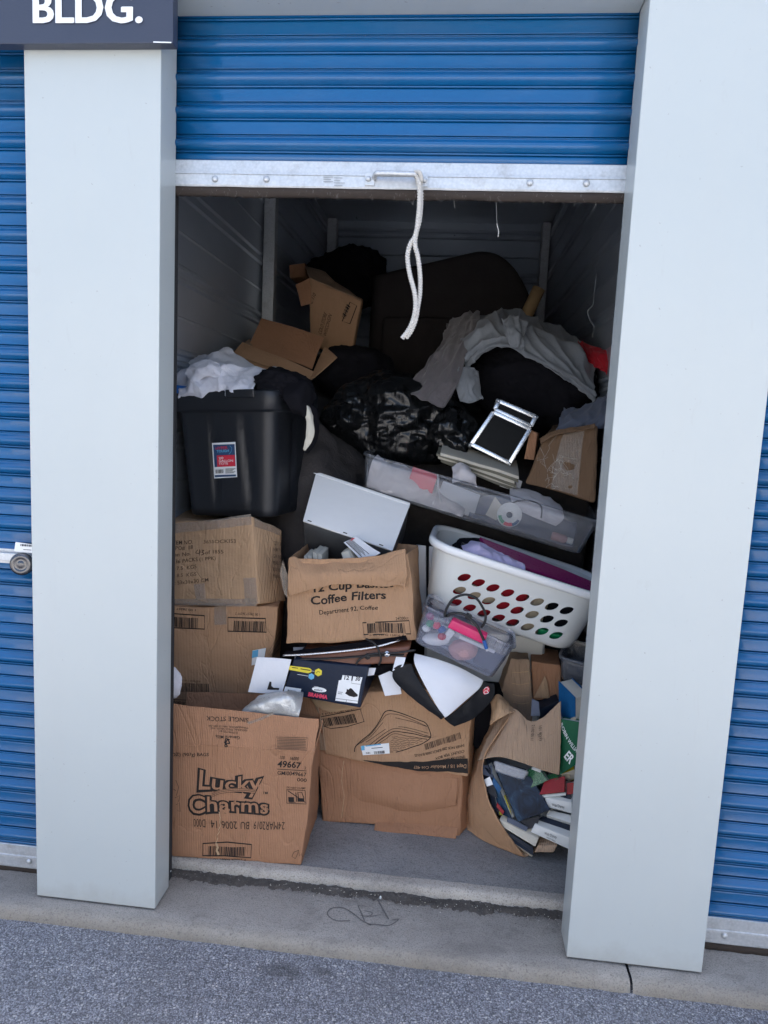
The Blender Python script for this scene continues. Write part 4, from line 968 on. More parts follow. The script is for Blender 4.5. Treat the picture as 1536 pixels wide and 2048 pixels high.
# ================================================================== CENTRE STACK
wB = make_warp(.014, 4.8, 6, .0030)
cB = [atz(643, 1640, FZ), atz(916, 1672, FZ), atz(942, 1640, FZ), V3(.42, .90, FZ), at(636, 1512, .535), at(926, 1552, .505), at(944, 1540, .62), at(640, 1500, .80)]
for i, z in ((4, .30), (5, .285), (6, .285), (7, .30)): cB[i].z = z
B = carton('plain orange-brown carton with caved front on the floor in the middle', cB, 'card_o', wB, .008, name='cardboard_box')
fB = ffront(cB, wB)
q = [atz(748, 1660, FZ+.001), atz(912, 1677, FZ+.001), at(916, 1655, .493), at(752, 1640, .508)]
slab('flap', q, .004, 'card_o', B, .0012, (10, 1, 3), make_warp(.004, 14, 3))
patch('front_bulge', [Q([(655, 1522), (735, 1532), (825, 1545), (918, 1556)], [.528, .522, .514, .505]), Q([(668, 1560), (745, 1585), (830, 1602), (915, 1588)], [.520, .500, .492, .497]), Q([(672, 1600), (745, 1612), (830, 1622), (912, 1610)], [.515, .512, .502, .497])], 'card_o', B, nu=36, nv=16, amp=.0018, freq=18, thick=.003)
tape_strip([(690, 1522), (683, 1560), (686, 1590), (680, 1632)], 1.2, fB, B, .0015, mat='tear', y=.52, name='crease')
# ---- carton with the line drawing
wC = make_warp(.009, 6, 7, .0028)
cC = [at(652, 1512, .515), at(934, 1556, .492), at(948, 1535, .68), V3(.46, .85, .30), at(622, 1392, .52), at(948, 1372, .50), at(960, 1362, .70), V3(.40, .86, .585)]
cC[0].z += 0; 
C = carton('torn carton printed with a line drawing lying on the plain carton', cC, 'card', wC, .006)
fC = ffront(cC, wC)
Z6 = zmap(600, 1380, 360/1536)
pr = Print(fC)
pr.pstroke(sm2(Z6([(470, 525), (478, 480), (520, 430), (600, 355), (660, 280), (715, 195), (770, 172), (860, 195), (1000, 240), (1070, 265), (1100, 320), (1112, 395), (1060, 435), (960, 475), (800, 530)])), 1.7, .5)
for ln, wd in (([(485, 470), (540, 425), (620, 345), (690, 255), (735, 210), (790, 200), (900, 225), (1080, 295)], 1.0), ([(520, 450), (600, 385), (660, 320), (705, 272)], .9), ([(815, 235), (950, 262), (1085, 300)], .9),
               ([(590, 460), (660, 400), (730, 350), (800, 322), (860, 325), (1000, 360), (1110, 392)], 1.0), ([(620, 465), (700, 395), (790, 348), (860, 350), (980, 372), (1110, 400)], 1.5), ([(640, 470), (720, 405), (800, 368), (950, 392), (1080, 410)], .9), ([(835, 305), (950, 325), (1090, 360)], .9), ([(560, 440), (640, 380), (725, 325)], .9)):
    pr.pstroke(sm2(Z6(ln)), wd, .5)
for k in range(9):
    y0 = 395+k*15; x0 = 770+k*2 if k < 2 else 752; x1 = 1080-k*38
    pr.pstroke(Z6([(x0+(x1-x0)*t/14, y0+(k*1.5)+5*math.sin(t*2.4+k)+(x1-x0)*t/14*.05) for t in range(15)]), .7, .5)
pr.pstroke(Z6([(175, 225), (515, 155), (541, 255), (400, 297), (275, 315), (200, 290)]), 1.8, .5, True)
pr.bars(Z6([(215, 300)])[0], Z6([(490, 262)])[0], 20, 30, 5)
pr.text('1 00 78257 3214 2', Z6([(437, 150)])[0], Z6([(190, 196)])[0], 4.5, .0)
for i, t in enumerate(('INNER PACK 2000 BUNCH 24000 BUNDLES', 'COUNT PER BOX', 'SPRINGFORM SEASON PACK')): pr.text(t, Z6([(1405, 465+i*48)])[0], Z6([((960 if i == 0 else 1150), 545+i*30)])[0], 5, .012)
pr.strip(Z6([(540, 590), (690, 611), (1000, 604), (1428, 588)]), Z6([(540, 594), (700, 640), (1000, 690), (1428, 716)]))
pr.link('print', 'ink', C)
pr = Print(fC); pr.bars(Z6([(1070, 505)])[0], Z6([(1390, 418)])[0], 13, 34, 6); pr.link('faded_barcode', 'ink_d', C)
pr = Print(fC, .0034); pr.text('Dept 18 / Modular Cos 407', Z6([(1415, 640)])[0], Z6([(958, 640)])[0], 6.5, .006); pr.link('band_lettering', 'card', C)
sq = [fC.P(*fC.loc(*p), .0020) for p in Z6([(535, 552), (750, 540), (740, 445), (520, 475)])]
st = slab('price_sticker', sq, .0008, 'ink_w', C, .0003); fs2 = Face(*sq); pr = Print(fs2, .0012); pr.poly([fs2.loc(*p) for p in Z6([(523, 515), (553, 512), (550, 472), (522, 477)])]); pr.pstroke(Z6([(560, 478), (690, 462)]), 2.5, .5); pr.link('sticker_print', 'ink_b', C)
pr = Print(fs2, .0012); pr.bars(Z6([(565, 545)])[0], Z6([(605, 543)])[0], 4, 6, 2); pr.bars(Z6([(635, 546)])[0], Z6([(725, 540)])[0], 6, 14, 2); pr.pstroke(Z6([(610, 497), (705, 488)]), 1.2, .5); pr.link('sticker_barcode', 'ink', C)
q = [at(640, 1500, .515), at(652, 1500, .505), at(634, 1402, .505), at(614, 1398, .535)]; slab('flap', q, .004, 'card_d', C, .001, (3, 1, 6), make_warp(.006, 20, 5), label='torn corner flap peeled away at the left')
patch('torn_liner', [Q([(622, 1398), (670, 1404), (718, 1412)], [.505, .505, .50]), Q([(632, 1412), (668, 1420), (716, 1414)], [.498, .496, .497]), Q([(640, 1416), (662, 1424), (690, 1420)], [.50, .50, .50])], 'tear', C, nu=22, nv=10, amp=.003, freq=40, thick=.001, edge=.002)
# ---- coffee-filter carton
wI = make_warp(.009, 6, 11, .0026)
FRt = at(816, 1108, .482)
cI = [at(569, 1291, .475), at(834, 1277, .470), at(846, 1246, .70), V3(.27, .80, .71), at(578, 1120, .480), FRt, at(834, 1118, .72), V3(.27, .80, 1.02)]
cI[3].z = cI[0].z+.01; cI[2].z = cI[1].z; cI[6].z = cI[5].z; cI[7].z = cI[4].z+.02
I = carton('open coffee filter carton with its front flap folded down', cI, 'card', wI, .006, open_top=True)
fI = ffront(cI, wI); fIr = fright(cI, wI)
ZI = zmap(560, 1080, 300/1536)
pr = Print(fI)
pr.text('Coffee Filters', (621.5, 1208), (772, 1199), 17, .022); pr.text('12 Cup Basket', (628, 1183), (785, 1175), 17, .022); pr.text('Department 92, Coffee', (637, 1228), (757, 1221), 9, .008); pr.text('24/200ct', (792, 1239.5), (818, 1237.5), 6, .004)
pr.pstroke([(728, 1248), (819, 1240), (821, 1265), (729.5, 1271)], 2.2, .48, True); pr.bars((738, 1269), (812, 1264), 21, 30, 12); pr.text('0 00 78742 15816 4', (742, 1275), (808, 1270), 4, 0)
pr.link('lettering', 'ink', I)
top = ZI([(95, 190), (150, 172), (240, 235), (400, 252), (600, 233), (820, 230), (1000, 170), (1150, 122), (1285, 92)])
mid = ZI([(85, 400), (180, 380), (300, 370), (420, 360), (580, 345), (800, 345), (1030, 340), (1180, 320), (1300, 320)])
low = ZI([(88, 568), (180, 545), (300, 510), (420, 482), (570, 450), (800, 452), (1060, 476), (1190, 458), (1285, 482)])
patch('flap', [Q(top, [.485]*9), Q(mid, [.452, .45, .452, .448, .45, .45, .448, .452, .458]), Q(low, [.458, .455, .45, .452, .452, .452, .455, .456, .462])], 'card', I, nu=60, nv=30, amp=.0045, freq=13, seed=6, thick=.004, edge=.0012, ridge=(1, 1, .4), label='crumpled front flap folded outward over the printing')
pr = Print(fIr)
for k in range(3): pr.text('FILTERS', (828+k*3, 1150+k*4), (833+k*3, 1188+k*3), 4, .0)
pr.link('lettering', 'ink', I)
pr = Print(fI, .0016); pr.text('M21', (814, 1112), (822, 1113), 5, .0); pr.text('5620', (815, 1121), (824, 1122), 5, .0); 
for o_ in [hexa('paperback_book', c8f(Q([(x0, 1150), (x1, 1150), (x1+1, yt+3), (x0+1, yt)], [.56, .56, .57, .57]), V3(.005, .10, .01)), ['pages'], None, r=.001, n=(3, 2, 4), label=lb, cat='book') for x0, x1, yt, lb in ((607, 614, 1112, 'thin paperback at the left of the row in the coffee filter carton'), (615, 623, 1111, 'paperback second from the left in the coffee filter carton'), (625, 634, 1105, 'tallest paperback page block in the coffee filter carton'), (635, 643, 1107, 'paperback at the right of the short row in the coffee filter carton'))]: pass
q = Q([(725, 1122), (761, 1106), (712, 1072), (687, 1086)], [.52, .52, .58, .58]); q = [q[0], q[1], q[2], q[3]]
lf = slab('printed_leaflet', q, .0012, 'paper', None, .0004, (4, 1, 4), make_warp(.004, 16, 3), label='white printed leaflet sticking up out of the coffee filter carton', cat='leaflet')
fl2 = Face(*q, make_warp(.004, 16, 3)); pr = Print(fl2, .0012)
for k in range(6): a0 = (693+k*7.6, 1091+k*5.2); 
for k in range(7):
    t = k/7; a0 = (692+t*10, 1085-t*8); b0 = (728+t*18, 1116-t*7); pr.pstroke([a0, (a0[0]+(b0[0]-a0[0])*(.9-.1*(k % 3)), a0[1]+(b0[1]-a0[1])*(.9-.1*(k % 3)))], 1.0 if k else 1.6, .55)
pr.link('lettering', 'ink', lf)
pr = Print(fl2, .0014); pr.poly([fl2.loc(*p) for p in ((700, 1083), (706, 1079), (710, 1076), (704, 1076.5))]); pr.link('red_logo', 'ink_r', lf)
q = Q([(690, 1130), (708, 1127), (696, 1102), (682, 1106)], [.53, .53, .55, .55]); hexa('small_carton', c8f(q, V3(.01, .05, .01)), 'pages', None, r=.0015, n=(2, 2, 3), label='small pale packet leaning inside the coffee filter carton', cat='packet')
q = Q([(672, 1128), (690, 1128), (688, 1116), (676, 1122)], .54); slab('folded_paper', q, .002, 'paper', None, .0004, label='folded white paper corner inside the coffee filter carton', cat='paper')
# ---- white plastic bin lying on its side
wb = root('lidded_bin', 'grey plastic bin with a white lid tipped toward the coffee filter carton', 'bin', at(715, 1080, .70))
TL, TR, BR, BL = at(632, 946, .80), at(820, 1009, .77), at(785, 1101, .60), at(606, 1041, .63)
nn = (BR-BL).cross(TL-BL).normalized()
cW = c8f([BL, BR, TR, TL], -nn*.20)
ctr = sum(cW[:4], Vector())/4
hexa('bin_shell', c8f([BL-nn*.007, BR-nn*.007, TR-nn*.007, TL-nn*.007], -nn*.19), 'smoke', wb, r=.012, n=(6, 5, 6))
slab('lid', [BL, BR, TR, TL], .008, 'whitep', wb, .003, (6, 1, 6))
lipd = (TL-BL).normalized(); ex = (TR-TL).normalized()
hexa('lip', c8f([TL-ex*.012-lipd*.006+nn*.002, TR-lipd*.006+nn*.002, TR+lipd*.008+nn*.002, TL-ex*.012+lipd*.008+nn*.002], -nn*.018), 'whitep', wb, r=.004, n=(6, 2, 2))
fW = Face(BL, BR, TR, TL)
for px_ in ((619, 1042.5), (690, 1067), (762, 1091.5)):
    c_ = Vector(fW.loc(*px_)); pr = Print(fW, .0014); pr.rect(c_.x-.008, .004, c_.x+.008, .0085); pr.link('slot', 'ink', wb)
# ---- brown case, papers and shoe box under the coffee filter carton
wS = make_warp(.004, 8, 13)
lc_ = root('leather_case', 'flat brown leather case with black straps under the coffee filter carton', 'case', at(700, 1320, .55))
qf = Q([(596, 1334), (806, 1328), (822, 1290), (600, 1311)], [.428, .425, .440, .442])
cL_ = c8f(qf, V3(.0, .22, .012)); hexa('case_body', cL_, 'leather', lc_, wS, .008, (12, 6, 3))
tube('zip_edge', Q([(566, 1311), (610, 1309), (680, 1303), (750, 1294), (800, 1280)], [.435, .432, .430, .432, .445]), .0035, 'alu', lc_, 8, 6)
patch('black_lining', [Q([(570, 1304), (640, 1296), (720, 1284), (812, 1272)], [.47]*4), Q([(568, 1310), (650, 1304), (730, 1294), (815, 1279)], [.437, .436, .436, .44])], 'black_cloth', lc_, nu=40, nv=8, amp=.004, freq=20, thick=.002)
hexa('seam', c8f(Q([(600, 1321), (806, 1311), (808, 1308), (600, 1318)], [.420, .418, .418, .420]), V3(0, .01, 0)), 'blackr', lc_, wS, .001, (8, 1, 1))
tube('strap', Q([(712, 1330), (720, 1318), (745, 1308), (790, 1306), (830, 1300)], [.416]*5), .0038, 'blackr', lc_, 8, 6); tube('strap', Q([(732, 1278), (748, 1286), (757, 1300), (762, 1318), (757, 1330)], [.43, .415, .412, .412, .415]), .0036, 'blackr', lc_, 8, 6)
for p in ((735, 1313), (774, 1308)): lathe('buckle', [(0, .006), (.004, .006), (.006, .003), (.009, .004), (.011, .001), (.011, -.004)], at(p[0], p[1], .418), (0, -1, .1), 'chrome' if p[0] > 750 else 'blackr', lc_, 8)
q = Q([(588, 1309), (716, 1300), (714, 1292), (586, 1294)], [.49, .49, .53, .53]); slab('paper_stack', q, .02, 'paper', None, .001, label='stack of white papers between the coffee filter carton and the leather case', cat='papers')
sb = root('shoe_box', 'navy shoe box end with a size label and its white flap open', 'shoe box', at(650, 1420, .42))
qb = Q([(566, 1386), (721, 1416), (736, 1334), (588, 1319)], [.400, .395, .412, .415]); cS = c8f(qb, V3(.02, .26, .02)); wSb = make_warp(.0025, 8, 15); hexa('box_body', cS, 'navy', sb, wSb, .0025, (8, 5, 5))
fS = ffront(cS, wSb); ZS_ = zmap(480, 1260, 320/1536)
def sp(pts, mt, nm, off=.0012): pr_ = Print(fS, off); pr_.poly([fS.loc(*p) for p in ZS_(pts)]); return pr_.link(nm, mt, sb)
sp([(466, 382), (660, 412), (692, 398), (690, 375), (668, 362), (475, 344)], 'ink_y', 'banner')
def hx(c, r_): return [(c[0]+r_*math.cos(a), c[1]+r_*math.sin(a)) for a in [-(math.pi/6+k*math.pi/3)+.08 for k in range(6)]]
sp(hx((757, 402), 38), 'ink_y', 'badge'); sp(hx((690, 442), 31), 'ink_b', 'badge')
sp([(765+70*math.cos(a)+0*a, 568+8*math.cos(a)-24*math.sin(a)) for a in [2*math.pi*k/20 for k in range(20)]], 'ink_w', 'oval_badge')
sp([(415, 608), (573, 645), (592, 562), (436, 540)], 'ink_w', 'barcode_label')
sp([(917, 675), (1130, 706), (1160, 522), (1176, 455), (1090, 445), (1082, 488), (1070, 486), (1076, 442), (990, 430), (978, 476), (954, 480)], 'ink_w', 'size_label')
pr = Print(fS, .0020); pr.text('12', ZS_([(1004, 472)])[0], ZS_([(1048, 477)])[0], 8, .022); pr.text('30', ZS_([(1108, 484)])[0], ZS_([(1152, 489)])[0], 8, .022)
pr.bars(ZS_([(450, 612)])[0], ZS_([(532, 628)])[0], 11, 16, 7); pr.text('enduro', ZS_([(716, 575)])[0], ZS_([(795, 583)])[0], 4.5, .01)
pr.poly([fS.loc(*p) for p in ZS_([(1012, 605), (1050, 632), (1095, 644), (1130, 638), (1134, 622), (1105, 595), (1078, 562), (1062, 556), (1045, 572), (1030, 562), (1026, 590)])])
pr.pstroke(ZS_([(1078, 485), (1076, 512), (1158, 522)]), .6, .4); pr.pstroke(ZS_([(922, 652), (1140, 684)]), .7, .4); pr.pstroke(ZS_([(1024, 670), (1020, 692)]), .7, .4); pr.pstroke(ZS_([(945, 690), (1000, 698)]), .7, .4) if False else None
pr.pstroke(ZS_([(945, 590), (990, 596)]), .9, .4); pr.pstroke(ZS_([(943, 605), (985, 611)]), .9, .4); pr.pstroke(ZS_([(500, 360), (560, 367)]), 1.6, .4); pr.pstroke(ZS_([(585, 372), (680, 384)]), 2.0, .4); pr.pstroke(ZS_([(738, 408), (752, 392), (775, 400)]), 1.2, .4)
pr.link('lettering', 'ink', sb)
pr = Print(fS, .0020); pr.text('BRAHMA', ZS_([(655, 630)])[0], ZS_([(842, 660)])[0], 8.5, .05); pr.link('brand_lettering', 'ink_p', sb)
pr = Print(fS, .0020); pr.pstroke(ZS_([(555, 425), (615, 432), (660, 438)]), .9, .4); pr.pstroke(ZS_([(690, 388), (720, 393)]), .7, .4); pr.pstroke(ZS_([(715, 536), (758, 541)]), .8, .4); pr.pstroke(ZS_([(958, 522), (990, 526)]), .8, .4); pr.link('small_print', 'ink_w', sb)
qw = Q([(496, 1384), (563, 1389), (584, 1319), (515, 1314)], [.375, .399, .413, .395]); fl3 = slab('flap', qw, .002, 'paper', sb, .0006, (4, 1, 4), make_warp(.003, 9, 2), label='white open flap with a black cut-out')
fw3 = Face(*qw, make_warp(.003, 9, 2)); pr = Print(fw3, .0012); pr.poly([fw3.loc(*p) for p in ZS_([(258, 568), (372, 574), (376, 555), (322, 552), (300, 535), (301, 495), (283, 492)])]); pr.link('cut_out', 'ink', sb)
# ---- black lid lined white, leaning over the drawing carton
bl_ = root('box_lid', 'black box lid lined with white paper leaning over the line drawing', 'lid', at(880, 1436, .43))
ZB = zmap(820, 1170, 240/1536)
patch('white_lining', [Q(ZB([(60, 880), (350, 950), (640, 1060), (940, 1222)]), [.455, .45, .45, .46]), Q(ZB([(60, 1010), (330, 1120), (610, 1230), (880, 1330)]), [.425, .418, .42, .44]), Q(ZB([(200, 1300), (370, 1370), (560, 1420), (720, 1470)]), [.405, .402, .408, .42]), Q(ZB([(425, 1690), (440, 1695), (460, 1690), (490, 1670)]), [.392, .392, .393, .396])], 'paper', bl_, nu=30, nv=30, amp=.0022, freq=10, seed=2, thick=.0015)
patch('black_side', [Q([(786, 1338), (800, 1330), (824, 1328)], [.42, .415, .42]), Q([(790, 1362), (806, 1352), (832, 1350)], [.415, .408, .415]), Q([(830, 1400), (842, 1392), (860, 1395)], [.405, .398, .40]), Q([(882, 1438), (886, 1436), (889, 1434)], [.396, .391, .390])], 'blackcard', bl_, nu=12, nv=30, amp=.0025, freq=22, seed=4, thick=.002, edge=.0015)
patch('black_side', [Q([(968, 1362), (978, 1366), (988, 1366)], [.462, .465, .47]), Q([(945, 1392), (968, 1398), (986, 1396)], [.445, .452, .46]), Q([(915, 1418), (934, 1428), (950, 1434)], [.425, .435, .445]), Q([(888, 1437), (898, 1446), (908, 1452)], [.40, .41, .42])], 'blackcard', bl_, nu=16, nv=26, amp=.004, freq=18, seed=5, thick=.002)
q = Q([(785, 1342), (806, 1333), (811, 1315), (793, 1313)], [.415, .412, .42, .425]); slab('white_corner', q, .0015, 'paper', bl_, .0005, (3, 1, 3), make_warp(.003, 30, 2))
fe = Face(*Q([(960, 1398), (985, 1388), (985, 1368), (962, 1376)], [.452, .452, .455, .455])); pr = Print(fe, .003)
c_ = fe.loc(972.5, 1380.5); rr = px2m(8.5, .45)
pr.poly([(c_[0]+rr*math.cos(a)*(1 if k % 2 else .86), c_[1]+rr*math.sin(a)*(1 if k % 2 else .86)) for k, a in enumerate([2*math.pi*k/8+.3 for k in range(8)])]); pr.link('red_emblem', 'ink_r', bl_)
pr = Print(fe, .004); pr.pstroke(sm2([(968, 1378), (972, 1374), (977, 1377), (974, 1381), (977, 1385), (970, 1387), (968, 1383), (973, 1380)]), 1.1, .45); pr.link('emblem_lines', 'ink_w', bl_)
q = Q([(770, 1392), (803, 1388), (797, 1352), (780, 1342), (757, 1352)], .45)
mk('torn_paper', [v for v in q]+[v+V3(0, .0015, 0) for v in q], [(0, 1, 2, 3, 4), (9, 8, 7, 6, 5)]+[(i, i+5, (i+1) % 5+5, (i+1) % 5) for i in range(5)], 'paper', label='torn piece of white paper beside the black lid', cat='paper')
q = Q([(735, 1352), (748, 1350), (752, 1336), (737, 1336)], .44); slab('paper_scrap', q, .0015, 'paper', None, .0004, label='small white paper scrap at the right end of the shoe box', cat='paper')
hexa('black_bundle', c8f(Q([(738, 1350), (800, 1352), (812, 1326), (742, 1330)], [.47, .47, .48, .48]), V3(0, .2, .0)), 'black_cloth', None, make_warp(.012, 12, 3), .01, (8, 5, 4), label='black cloth bundle between the shoe box and the black lid', cat='cloth')
hexa('dark_bag', c8f(Q([(948, 1500), (1000, 1500), (1010, 1390), (945, 1400)], [.60, .62, .62, .58]), V3(0, .2, .0)), 'black_cloth', None, make_warp(.02, 8, 3), .02, (8, 6, 8), label='dark bag in the gap left of the book carton', cat='bag')
# ================================================================== RIGHT STACK
def tub(rt, fr, h, inset, mat, rc=.03, wall=.0025, rim=.008, nm='bin_body', k=8):
    a_, b_ = fr.w/2, fr.d/2; S = [(a_-inset-.01, b_-inset-.01, rc*.8, 0), (a_-inset-.002, b_-inset-.002, rc, .004), (a_-inset, b_-inset, rc, .012)]
    for q in range(1, 7): t = q/6; S.append((a_-inset*(1-t), b_-inset*(1-t), rc, .012+(h-.024)*t))
    S += [(a_, b_, rc, h-.012), (a_+rim, b_+rim, rc+rim, h-.011), (a_+rim+.001, b_+rim+.001, rc+rim, h-.004), (a_+rim-.001, b_+rim-.001, rc+rim, h), (a_-.001, b_-.001, rc, h), (a_-wall, b_-wall, rc-wall, h-.004)]
    for q in range(1, 5): t = q/4; S.append((a_-wall-inset*t, b_-wall-inset*t, rc-wall, (h-.004)*(1-t)+.004*t))
    return loft(nm, fr, S, mat, rt, n=6, k=k)
# ---- white plastic drawer unit that carries the basket
du = root('drawer_unit', 'white plastic drawer unit standing behind the coffee filter carton and basket', 'drawers', V3(.98, .95, FZ))
zt, zb_ = at(845, 1086, .80).z, FZ
hexa('cabinet', c8f([V3(.735, .775, zb_), V3(1.19, .775, zb_), V3(1.19, .775, .70), V3(.735, .775, .70)], V3(0, .42, 0)), 'greyp', du, r=.006, n=(3, 3, 4))
for k in range(3):
    z0 = FZ+.02+k*.22; hexa('drawer_front', c8f([V3(.745, .766, z0), V3(1.18, .766, z0), V3(1.18, .766, z0+.20), V3(.745, .766, z0+.20)], V3(0, .008, 0)), 'whitep_s', du, r=.003, n=(2, 1, 2))
for nm_, l in (('tall grey-white panel standing just right of the coffee filter carton', [(836, 1250), (853, 1252), (852, 1092), (832, 1090)]), ('second pale panel tucked behind the left end of the laundry basket', [(857, 1200), (880, 1200), (880, 1094), (858, 1093)])):
    slab('plastic_panel', Q(l, .735), .012, 'greyp', None, .003, label=nm_, cat='panel')
# ---- laundry basket
bk = root('laundry_basket', 'white laundry basket with rows of oval holes leaning to the right', 'laundry basket', at(1000, 1290, .6))
fb_ = Frame(at(862, 1082, .520), at(1228, 1200, .500), at(852, 1222, .525), .40)
aB, bB, hB = fb_.w/2, fb_.d/2, fb_.h
S = [(aB-.075, bB-.075, .07, 0), (aB-.060, bB-.060, .085, .003), (aB-.048, bB-.048, .095, .014), (aB-.040, bB-.040, .10, .04)]
for k in range(1, 9): t = k/8; S.append((aB-.040+.032*t, bB-.040+.032*t, .10+.01*t, .04+(hB-.05)*t))
body = loft('basket_body', fb_, S, 'whitep_s', bk, n=8, k=14)
sm_ = body.modifiers.new('thickness', 'SOLIDIFY'); sm_.thickness = .003; sm_.offset = -1
ZK = zmap(780, 1020, 460/1536)
rows_ = [[(495, 452), (590, 488), (687, 522), (785, 556), (885, 588), (983, 616), (1080, 645), (1180, 673)], [(463, 543), (562, 578), (658, 612), (755, 645), (850, 676), (950, 705), (1050, 735), (1145, 762)], [(435, 630), (530, 665), (627, 700), (725, 733), (820, 764), (920, 793), (1017, 822), (1113, 850)]]
fK = Face(fb_.p(-aB, -bB+.02, 0), fb_.p(aB, -bB+.02, 0), fb_.p(aB, -bB+.02, hB), fb_.p(-aB, -bB+.02, hB))
cbm = bmesh.new(); rims = []
for row in rows_:
    for hpx in ZK(row):
        lx, lz = fK.loc(*hpx); lx -= aB; ring = []
        for k in range(18):
            t = 2*math.pi*k/18; ca, sa = math.cos(.62), math.sin(.62); e, f2 = .0240*math.cos(t), .0132*math.sin(t)*(1-.12*math.cos(t)**2)
            ring.append((lx+e*ca-f2*sa, lz+e*sa+f2*ca))
        v0 = [cbm.verts.new(fb_.p(x, -bB-.03, z)-world_loc(bk)) for x, z in ring]; v1 = [cbm.verts.new(fb_.p(x, -bB+.075, z)-world_loc(bk)) for x, z in ring]
        cbm.faces.new(v0[::-1]); cbm.faces.new(v1)
        for k in range(18): cbm.faces.new((v0[k], v0[(k+1) % 18], v1[(k+1) % 18], v1[k]))
bmesh.ops.recalc_face_normals(cbm, faces=cbm.faces)
cme = bpy.data.meshes.new('cut'); cbm.to_mesh(cme); cbm.free(); cut = bpy.data.objects.new('cut', cme); COL.objects.link(cut); cut.parent = bk
bo = body.modifiers.new('holes', 'BOOLEAN'); bo.operation = 'DIFFERENCE'; bo.object = cut; bo.solver = 'EXACT'
bpy.context.view_layer.update()
dg = bpy.context.evaluated_depsgraph_get(); nm2 = bpy.data.meshes.new_from_object(body.evaluated_get(dg)); body.modifiers.clear(); body.data = nm2
bpy.data.objects.remove(cut); nm2.shade_smooth()
try: nm2.set_sharp_from_angle(angle=math.radians(40))
except Exception: pass
RS = [(aB-.010, bB-.010, .108, hB-.028), (aB+.004, bB+.004, .112, hB-.026), (aB+.010, bB+.010, .114, hB-.018), (aB+.012, bB+.012, .115, hB-.004), (aB+.008, bB+.008, .114, hB+.003), (aB-.002, bB-.002, .112, hB+.004), (aB-.009, bB-.009, .108, hB-.002), (aB-.010, bB-.010, .108, hB-.028)]
loft('rim', fb_, RS, 'whitep', bk, bottom=False, n=8, k=10)
# laundry inside
def inb(x0, x1, y0, y1, z0, z1, mt, nm, lb, seed, r=.02, am=.010):
    c = [fb_.p(x0, y0+.03, z0), fb_.p(x1, y0+.03, z0), fb_.p(x1, y1, z0), fb_.p(x0, y1, z0), fb_.p(x0-.01, y0+.005, z1), fb_.p(x1, y0+.005, z1), fb_.p(x1, y1, z1), fb_.p(x0-.01, y1, z1)]
    return hexa(nm, c, mt, None, make_warp(am, 11, seed, .002), r, (10, 8, 8), label=lb, cat='laundry')
y0 = -bB+.052
inb(-.26, .06, y0, .10, .02, hB-.045, 'red_cloth', 'red_laundry', 'dark red cloth seen through the basket holes', 3)
inb(-.19, -.02, y0-.004, -.05, .070, .125, 'beige_cloth', 'beige_laundry', 'beige cloth showing through the middle basket holes', 5, .012, .006)
inb(.075, .135, y0, .10, .02, hB-.06, 'beige_cloth', 'tan_laundry', 'tan cloth behind the right hand basket holes', 7)
inb(.14, .25, y0+.004, .10, .055, hB-.05, 'black_cloth', 'dark_laundry', 'dark cloth behind the last basket holes on the right', 8)
inb(.14, .25, y0+.004, .10, .012, .052, 'green', 'green_item', 'green thing low in the right end of the basket', 8, .006, .003)
mg = slab('magenta_lid', Q([(988, 1112), (1190, 1184), (1190, 1164), (960, 1073)], [.59, .58, .64, .70]), .012, 'magenta', None, .005, (8, 1, 3), make_warp(.003, 8, 2), label='long magenta plastic lid lying across the laundry basket', cat='lid')
patch('lilac_garment', [Q([(922, 1092), (950, 1085), (980, 1098), (1010, 1112), (1048, 1130)], [.64, .64, .63, .60, .58]), Q([(926, 1100), (956, 1094), (985, 1110), (1014, 1120), (1050, 1136)], [.58, .575, .575, .57, .56]), Q([(930, 1115), (960, 1118), (990, 1130), (1018, 1140), (1050, 1150)], [.555, .55, .55, .55, .55])], 'lilac_cloth', nu=50, nv=22, amp=.008, freq=30, seed=3, thick=.004, label='lilac ruffled garment at the front of the laundry basket', cat='garment')
blob('black_garment', fb_.p(-.17, .02, hB-.015), (.07, .09, .03), 'black_cloth', None, 4, .3, 3., 4, label='black garment at the left end of the laundry basket', cat='garment')
hexa('black_remote', c8f([fb_.p(-.215, -.10, hB-.01), fb_.p(-.15, -.13, hB-.02), fb_.p(-.15, -.13, hB-.002), fb_.p(-.215, -.10, hB+.008)], fb_.y*.03), 'blackp', None, r=.003, n=(3, 2, 2), label='small black stick lying inside the left rim of the basket', cat='stick')
# ---- long clear bin
lb_ = root('underbed_bin', 'long clear plastic bin tilted above the laundry basket', 'bin', at(950, 1060, .9))
fu = Frame(at(729, 905, .78), at(1200, 1042, .71), at(734, 985, .785), .40)
tub(lb_, fu, fu.h, .022, 'clear', .03, k=12)
aU, bU, hU = fu.w/2, fu.d/2, fu.h
def up(x, y, z): return fu.p(x-aU, y-bU, z)        # x from the left end, y from the front
patch('white_laundry', [[up(.03, .10, hU*.9), up(.10, .14, hU*.8), up(.18, .12, hU*.75), up(.30, .12, hU*.5), up(.42, .12, hU*.35)], [up(.03, .035, hU*.75), up(.10, .04, hU*.7), up(.19, .04, hU*.55), up(.30, .04, hU*.35), up(.42, .045, hU*.2)], [up(.035, .032, .015), up(.10, .034, .012), up(.19, .034, .012), up(.30, .034, .012), up(.42, .036, .01)]], 'pale_cloth', nu=60, nv=26, amp=.013, freq=17, seed=7, thick=.003, label='crumpled white laundry in the left half of the long clear bin', cat='laundry')
q = [up(.185, .035, hU*.52), up(.285, .035, hU*.42), up(.285, .045, hU*.93), up(.187, .045, hU*.97)]; rb = slab('red_packet', q, .02, 'ink_r', None, .002, label='small red packet standing in the long clear bin', cat='packet')
pr = Print(Face(*q), .0012); pr.text('SWISHER', (876, 986), (879, 956), 4, .01); pr.link('lettering', 'ink_w', rb)
